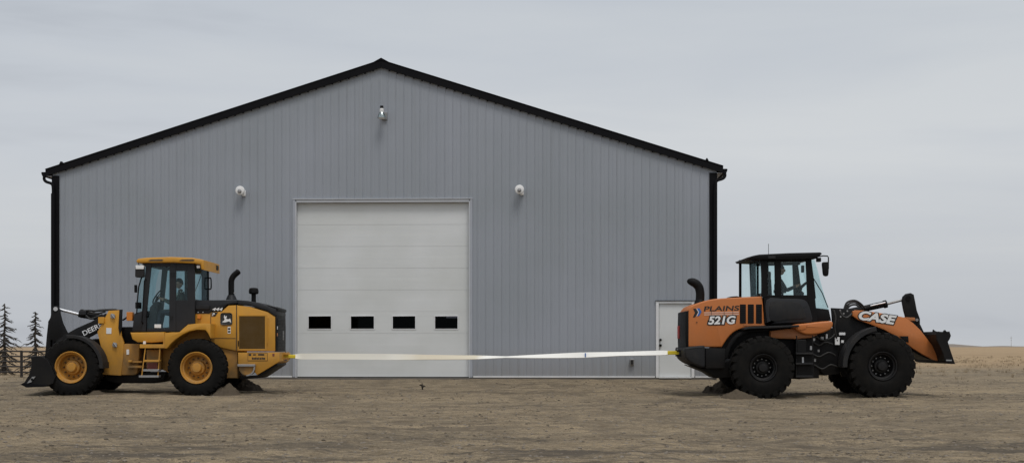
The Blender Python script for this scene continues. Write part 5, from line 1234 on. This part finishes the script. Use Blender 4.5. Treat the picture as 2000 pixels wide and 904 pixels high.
# ------------------------------------------------------------------ the webbing strap pulled tight between the two hitches
YS = Y0 + 1.22
A = wpt(558, 695.5, YS); B = wpt(1325.5, 688.5, YS)
st = thing('tow_strap', 'long white webbing tow strap pulled tight between the two loaders', 'tow strap', ((A.x + B.x) / 2, YS, (A.z + B.z) / 2))
o0_ = Vector(st.location)
def strap_pts(n=160):
    out = []
    tw = [(0.0, 70), (0.04, 8), (0.25, 8), (0.36, 38), (0.48, 50), (0.56, 80), (0.62, 62), (0.75, 30), (0.85, 52), (0.97, 40), (1.0, 75)]
    for i in range(n + 1):
        t = i / n; p = A.lerp(B, t); p = Vector((p.x, p.y, p.z - 0.10 * 4 * t * (1 - t) * 0.55 + 0.012 * math.sin(t * 9)))
        an = R(np.interp(t, [a for a, b in tw], [b for a, b in tw])); out.append((p - o0_, an, t))
    return out
SP = strap_pts()
def ribbon(sel, w, th, name, mat, par=st):
    m = MB(); rings = []
    for p, an, t in sel:
        ww = w * min(1, 0.45 + min(t, 1 - t) * 14)
        d = Vector((0, math.sin(an), math.cos(an))); n_ = Vector((0, math.cos(an), -math.sin(an)))
        rings.append(m.ring([p + d * ww / 2 + n_ * th, p + d * ww / 2 - n_ * th, p - n_ * th * 0.6, p - d * ww / 2 - n_ * th, p - d * ww / 2 + n_ * th, p + n_ * th * 1.4]))
    for a, b in zip(rings, rings[1:]): m.bridge(a, b)
    m.bm.faces.new(rings[0]); m.bm.faces.new(list(reversed(rings[-1])))
    return m.build(name, mat, par, smooth=40)
ribbon(SP, 0.145, 0.007, 'webbing', M['webbing'])
for rng in ((0, 4), (len(SP) - 5, len(SP) - 1)):
    m = MB(); sel = SP[rng[0]:rng[1] + 1]
    a, b = sel[0][0], sel[-1][0]; k = 0.045
    m.rbox(min(a.x, b.x) - 0.03, max(a.x, b.x), a.y - 0.09, a.y + 0.06, min(a.z, b.z) - k, max(a.z, b.z) + k * 0.9, 0.02); m.build('end_sleeve', M['yellow_web'], st)
m = MB(); p, an, t = SP[int(0.766 * 160)]; m.rbox(p.x - 0.012, p.x + 0.012, p.y - 0.05, p.y + 0.05, p.z - 0.05, p.z + 0.05, 0.006); m.build('strap_tag', M['decal_blue'], st)

# ------------------------------------------------------------------ thrown up soil beside the wheels
def mound(px0, px1, py_top, Y, dep, mat, label, skew=0.0, seed=1):
    x0, x1 = (px0 - 1000) / F * Y, (px1 - 1000) / F * Y; cx = (x0 + x1) / 2; rx = (x1 - x0) / 2
    g0 = gz(cx, Y); h = max(0.04, EYE + (HY - py_top) / F * Y - g0)
    n = 70; m = MB(); g = np.linspace(-1, 1, n + 1); U, V = np.meshgrid(g, g); Rr = np.hypot(U, V)
    X = cx + U * rx * 1.15; Yy = Y + V * dep
    nz = fbm(X * 3 + seed, Yy * 3, 4, seed, 0.5) * 0.7 + fbm(X * 14, Yy * 14, 3, seed + 9, 0.6) * 0.32
    hh = np.maximum(0, 1 - np.hypot(U - skew * (1 - Rr), V) ** 1.15 + nz)
    Z = ground_z(X, Yy) - 0.04 + (h + 0.03) * hh * np.clip(1 - np.maximum(0, Rr - 0.75) * 4, 0, 1)
    rows = [m.ring([(X[j, i] - cx, Yy[j, i] - Y, Z[j, i] - g0) for i in range(n + 1)]) for j in range(n + 1)]
    for a, b in zip(rows, rows[1:]): m.bridge(a, b, False)
    o = m.build('dirt_mound', mat, smooth=80); o.location = (cx, Y, g0); tag(o, label, 'dirt mound', 'soil thrown up by the wheels')
mound(400, 470, 747, Y0 + 0.3, 0.4, M['soil'], 'brown dirt mound behind the near rear wheel of the yellow loader', 0.3, 3)
mound(452, 520, 737, Y0 + 2.3, 0.5, M['soil_shaded'], 'dirt mound under the tail of the yellow loader, shade put into its colour', -0.2, 5)
mound(170, 216, 762, Y0 + 0.15, 0.35, M['soil'], 'low dirt mound behind the near front wheel of the yellow loader', 0, 8)
mound(1406, 1484, 758, Y0 - 0.05, 0.45, M['soil'], 'brown dirt mound behind the near rear wheel of the orange loader', -0.25, 13)
mound(1372, 1446, 734, Y0 + 2.3, 0.5, M['soil_shaded'], 'dirt mound under the tail of the orange loader, shade put into its colour', 0.2, 17)

# ------------------------------------------------------------------ pipe fence and dead spruces at the left
GF = 'pipe fence panels at the left'
def fence_panel(px0, px1, Y, label):
    x0, x1 = (px0 - 1000) / F * Y, (px1 - 1000) / F * Y; z0 = gz((x0 + x1) / 2, Y)
    t = thing('fence_panel', label, 'fence', ((x0 + x1) / 2, Y, z0), 0, GF)
    w = (x1 - x0) / 2 - 0.03
    for zz in (0.22, 0.45, 0.66, 0.87, 1.08):
        m = MB(); m.tube([(-w, 0, zz), (-w * 0.3, 0, zz - 0.006), (w * 0.4, 0, zz + 0.005), (w, 0, zz)], 0.034, 8); m.build('rail', M['pipe'], t)
    for xx in (-w, w):
        m = MB(); m.tube([(xx, 0, -0.1), (xx, 0, 1.12)], 0.03, 8); m.build('post', M['pipe'], t)
    m = MB(); m.tube([(0, 0.03, 0.2), (0, 0.03, 1.08)], 0.018, 8); m.build('stay', M['pipe'], t)
YF = 32.5 * K
for i, (a, b, lb) in enumerate(((-75, -27, 'pipe fence panel cut off by the left edge of the photo'), (-27, 42, 'pipe fence panel at the foot of the taller dead spruce'), (42, 108, 'pipe fence panel between the shorter dead spruce and the black bucket'), (108, 170, 'pipe fence panel hidden behind the front wheel of the yellow loader'))):
    if i in (1, 2): fence_panel(a, b, YF, lb)
def dead_spruce(px, py_top, Y, wpx, label, seed):
    rs = random.Random(seed); x = (px - 1000) / F * Y; z0 = gz(x, Y); H = EYE + (HY - py_top) / F * Y - z0; W = wpx / F * Y
    t = thing('dead_spruce', label, 'tree', (x, Y, z0), 0, 'dead spruces at the left')
    m = MB(); tp = [Vector((math.sin(k * 1.3 + seed) * 0.02, 0, H * k / 10 - 0.1)) for k in range(11)]; m.tube(tp, [0.085 * (1 - k / 10.6) + 0.006 for k in range(11)], 10); m.build('trunk', M['bark'], t)
    m = MB(); nb = 80
    for k in range(nb):
        f = 0.04 + 0.93 * (k / nb); z = H * f; a = rs.random() * 6.283; L = W * (1 - f) ** 0.75 * (0.6 + 0.6 * rs.random()) + 0.07
        if rs.random() < 0.12: L *= 0.4
        dr = 0.35 + 0.3 * (1 - f); up = 0.16 * rs.random()
        d = Vector((math.cos(a), math.sin(a), 0)); sidev = Vector((-d.y, d.x, 0))
        pts = [Vector((0, 0, z)) + d * L * s + Vector((0, 0, -dr * L * s + (0.30 + up) * L * max(0, s - 0.45) ** 1.5 + 0.02 * rs.uniform(-1, 1))) + sidev * (0.05 * L * math.sin(s * 5 + k)) for s in (0, 0.2, 0.4, 0.6, 0.8, 1)]
        m.tube(pts, [0.032, 0.028, 0.024, 0.02, 0.015, 0.006], 5)
        for _ in range(int(10 * L / W) + 5):      # twigs and brown remains of needles
            i = rs.randint(1, 4); p = pts[i].lerp(pts[i + 1], rs.random()); sg = rs.choice((-1, 1)); l2 = L * 0.26 * (0.3 + rs.random())
            q = p + sidev * sg * l2 * 0.75 + d * l2 * 0.6 + Vector((0, 0, -l2 * (0.2 + 0.5 * rs.random())))
            m.tube([p, p.lerp(q, 0.5) + Vector((0, 0, -0.01)), q], [0.013, 0.010, 0.004], 4)
    m.build('crown', M['bark'], t)
YT = 36.0 * K
dead_spruce(9, 588, YT, 42, 'taller dead spruce at the far left with its crown cut by the photo edge', 4)
dead_spruce(69, 604, YT, 32, 'shorter bare dead spruce beside the black bucket of the yellow loader', 9)
dead_spruce(-16, 580, YT + 2, 46, 'dead spruce mostly outside the left edge, only branch tips showing', 15)

# a little weed standing in front of the overhead door
YW = 33.6; x = (825 - 1000) / F * YW
t = thing('weed', 'small dark weed standing in the gravel before the overhead door', 'weed', (x, YW, gz(x, YW)))
m = MB()
for k in range(9):
    a = k * 0.7; l = 0.06 + 0.02 * (k % 4); m.tube([(0, 0, -0.02), (0.02 * math.cos(a), 0.02 * math.sin(a), l), (0.035 * math.cos(a), 0.035 * math.sin(a), l * 1.5)], 0.007, 5, 0.003)
m.build('stems', M['bark'], t)
m = MB()
for k in range(12):
    a = k * 1.1; p = Vector((0.03 * math.cos(a), 0.03 * math.sin(a), 0.08 + 0.01 * (k % 5))); m.tube([p, p + Vector((0.03 * math.cos(a), 0.03 * math.sin(a), 0.01)), p + Vector((0.05 * math.cos(a), 0.05 * math.sin(a), -0.005))], 0.012, 4, 0.004)
m.build('leaves', M['bark'], t)

# mast far out on the plain at the right
YM = 1500.0; x = (1975 - 1000) / F * YM; z0 = 0.7
t = thing('radio_mast', 'thin pale mast standing on the horizon at the far right', 'mast', (x, YM, z0))
m = MB(); m.tube([(0, 0, -1), (0, 0, EYE + (HY - 656) / F * YM - z0)], 0.22, 6, 0.12); m.build('pole', M['steel'], t)
m = MB(); m.box(-1.2, 1.2, -0.1, 0.1, 10.2, 10.5); m.box(-0.8, 0.8, -0.1, 0.1, 7.6, 7.8); m.build('cross_arm', M['steel'], t)

# ------------------------------------------------------------------ light, sky, camera
SUN_EL = 62.0     # high behind the camera, through cloud
w = bpy.data.worlds.new('World'); scene.world = w; w.use_nodes = True
nt = w.node_tree; N = nt.nodes; L = nt.links; N.clear()
out = N.new('ShaderNodeOutputWorld'); sky = N.new('ShaderNodeTexSky'); sky.sky_type = 'NISHITA'; sky.sun_disc = False
az = R(160.0)
sky.sun_elevation = R(SUN_EL); sky.sun_rotation = az; sky.dust_density = 4; sky.air_density = 1.2
b1 = N.new('ShaderNodeBackground'); b1.inputs['Strength'].default_value = 0.08; L.new(sky.outputs[0], b1.inputs[0])
tc = N.new('ShaderNodeTexCoord'); sp = N.new('ShaderNodeSeparateXYZ'); L.new(tc.outputs['Generated'], sp.inputs[0])
mp = N.new('ShaderNodeMapping'); mp.inputs['Scale'].default_value = (1.5, 1.5, 11.0); mp.inputs['Location'].default_value = (0.6, 0.2, 0.35); L.new(tc.outputs['Generated'], mp.inputs[0])
n1 = N.new('ShaderNodeTexNoise'); n1.inputs['Scale'].default_value = 1.5; n1.inputs['Detail'].default_value = 5; n1.inputs['Roughness'].default_value = 0.5; n1.inputs['Distortion'].default_value = 0.3; L.new(mp.outputs[0], n1.inputs['Vector'])
r1 = N.new('ShaderNodeValToRGB'); e = r1.color_ramp.elements
e[0].position = 0.28; e[0].color = (0.79, 0.80, 0.83, 1); e[1].position = 0.68; e[1].color = (1.04, 1.035, 1.02, 1); x_ = e.new(0.42); x_.color = (0.93, 0.94, 0.96, 1)
L.new(n1.outputs['Fac'], r1.inputs[0])
# elevation: overcast sky, brighter towards the zenith
r2 = N.new('ShaderNodeValToRGB'); e = r2.color_ramp.elements
e[0].position = 0.0; e[0].color = (0.565, 0.585, 0.612, 1); e[1].position = 1.0; e[1].color = (0.95, 0.96, 0.98, 1)
for p_, c_ in ((0.05, (0.585, 0.608, 0.638)), (0.14, (0.635, 0.660, 0.692)), (0.27, (0.58, 0.615, 0.655)), (0.6, (0.72, 0.74, 0.77))):
    x_ = e.new(p_); x_.color = (*c_, 1)
L.new(sp.outputs['Z'], r2.inputs[0])
mx = N.new('ShaderNodeMixRGB'); mx.blend_type = 'MULTIPLY'; mx.inputs[0].default_value = 1; L.new(r2.outputs[0], mx.inputs[1]); L.new(r1.outputs[0], mx.inputs[2])
b2 = N.new('ShaderNodeBackground'); b2.inputs['Strength'].default_value = 1.0; L.new(mx.outputs[0], b2.inputs[0])
ms = N.new('ShaderNodeMixShader'); ms.inputs[0].default_value = 0.93; L.new(b1.outputs[0], ms.inputs[1]); L.new(b2.outputs[0], ms.inputs[2]); L.new(ms.outputs[0], out.inputs[0])
sl = bpy.data.lights.new('sun', 'SUN'); sl.energy = 1.25; sl.angle = R(20); sl.color = (1, 0.965, 0.92)
so = bpy.data.objects.new('sun', sl); COL.objects.link(so)
d = Vector((math.sin(az) * math.cos(R(SUN_EL)), math.cos(az) * math.cos(R(SUN_EL)), math.sin(R(SUN_EL))))
so.rotation_euler = d.to_track_quat('Z', 'Y').to_euler()

cam = bpy.data.cameras.new('camera'); co = bpy.data.objects.new('camera', cam); COL.objects.link(co); scene.camera = co
co.location = (0, 0, EYE); co.rotation_euler = (R(90), 0, 0)
cam.sensor_width = 36; cam.lens = 36 * F / 2000; cam.shift_y = (HY - 452) / 2000; cam.clip_end = 6000; cam.clip_start = 0.1
scene.view_settings.view_transform = 'Standard'; scene.view_settings.look = 'None'; scene.view_settings.exposure = 0.0; scene.view_settings.gamma = 1
scene.view_settings.use_curve_mapping = False
scene.cycles.max_bounces = 8; scene.cycles.transparent_max_bounces = 12
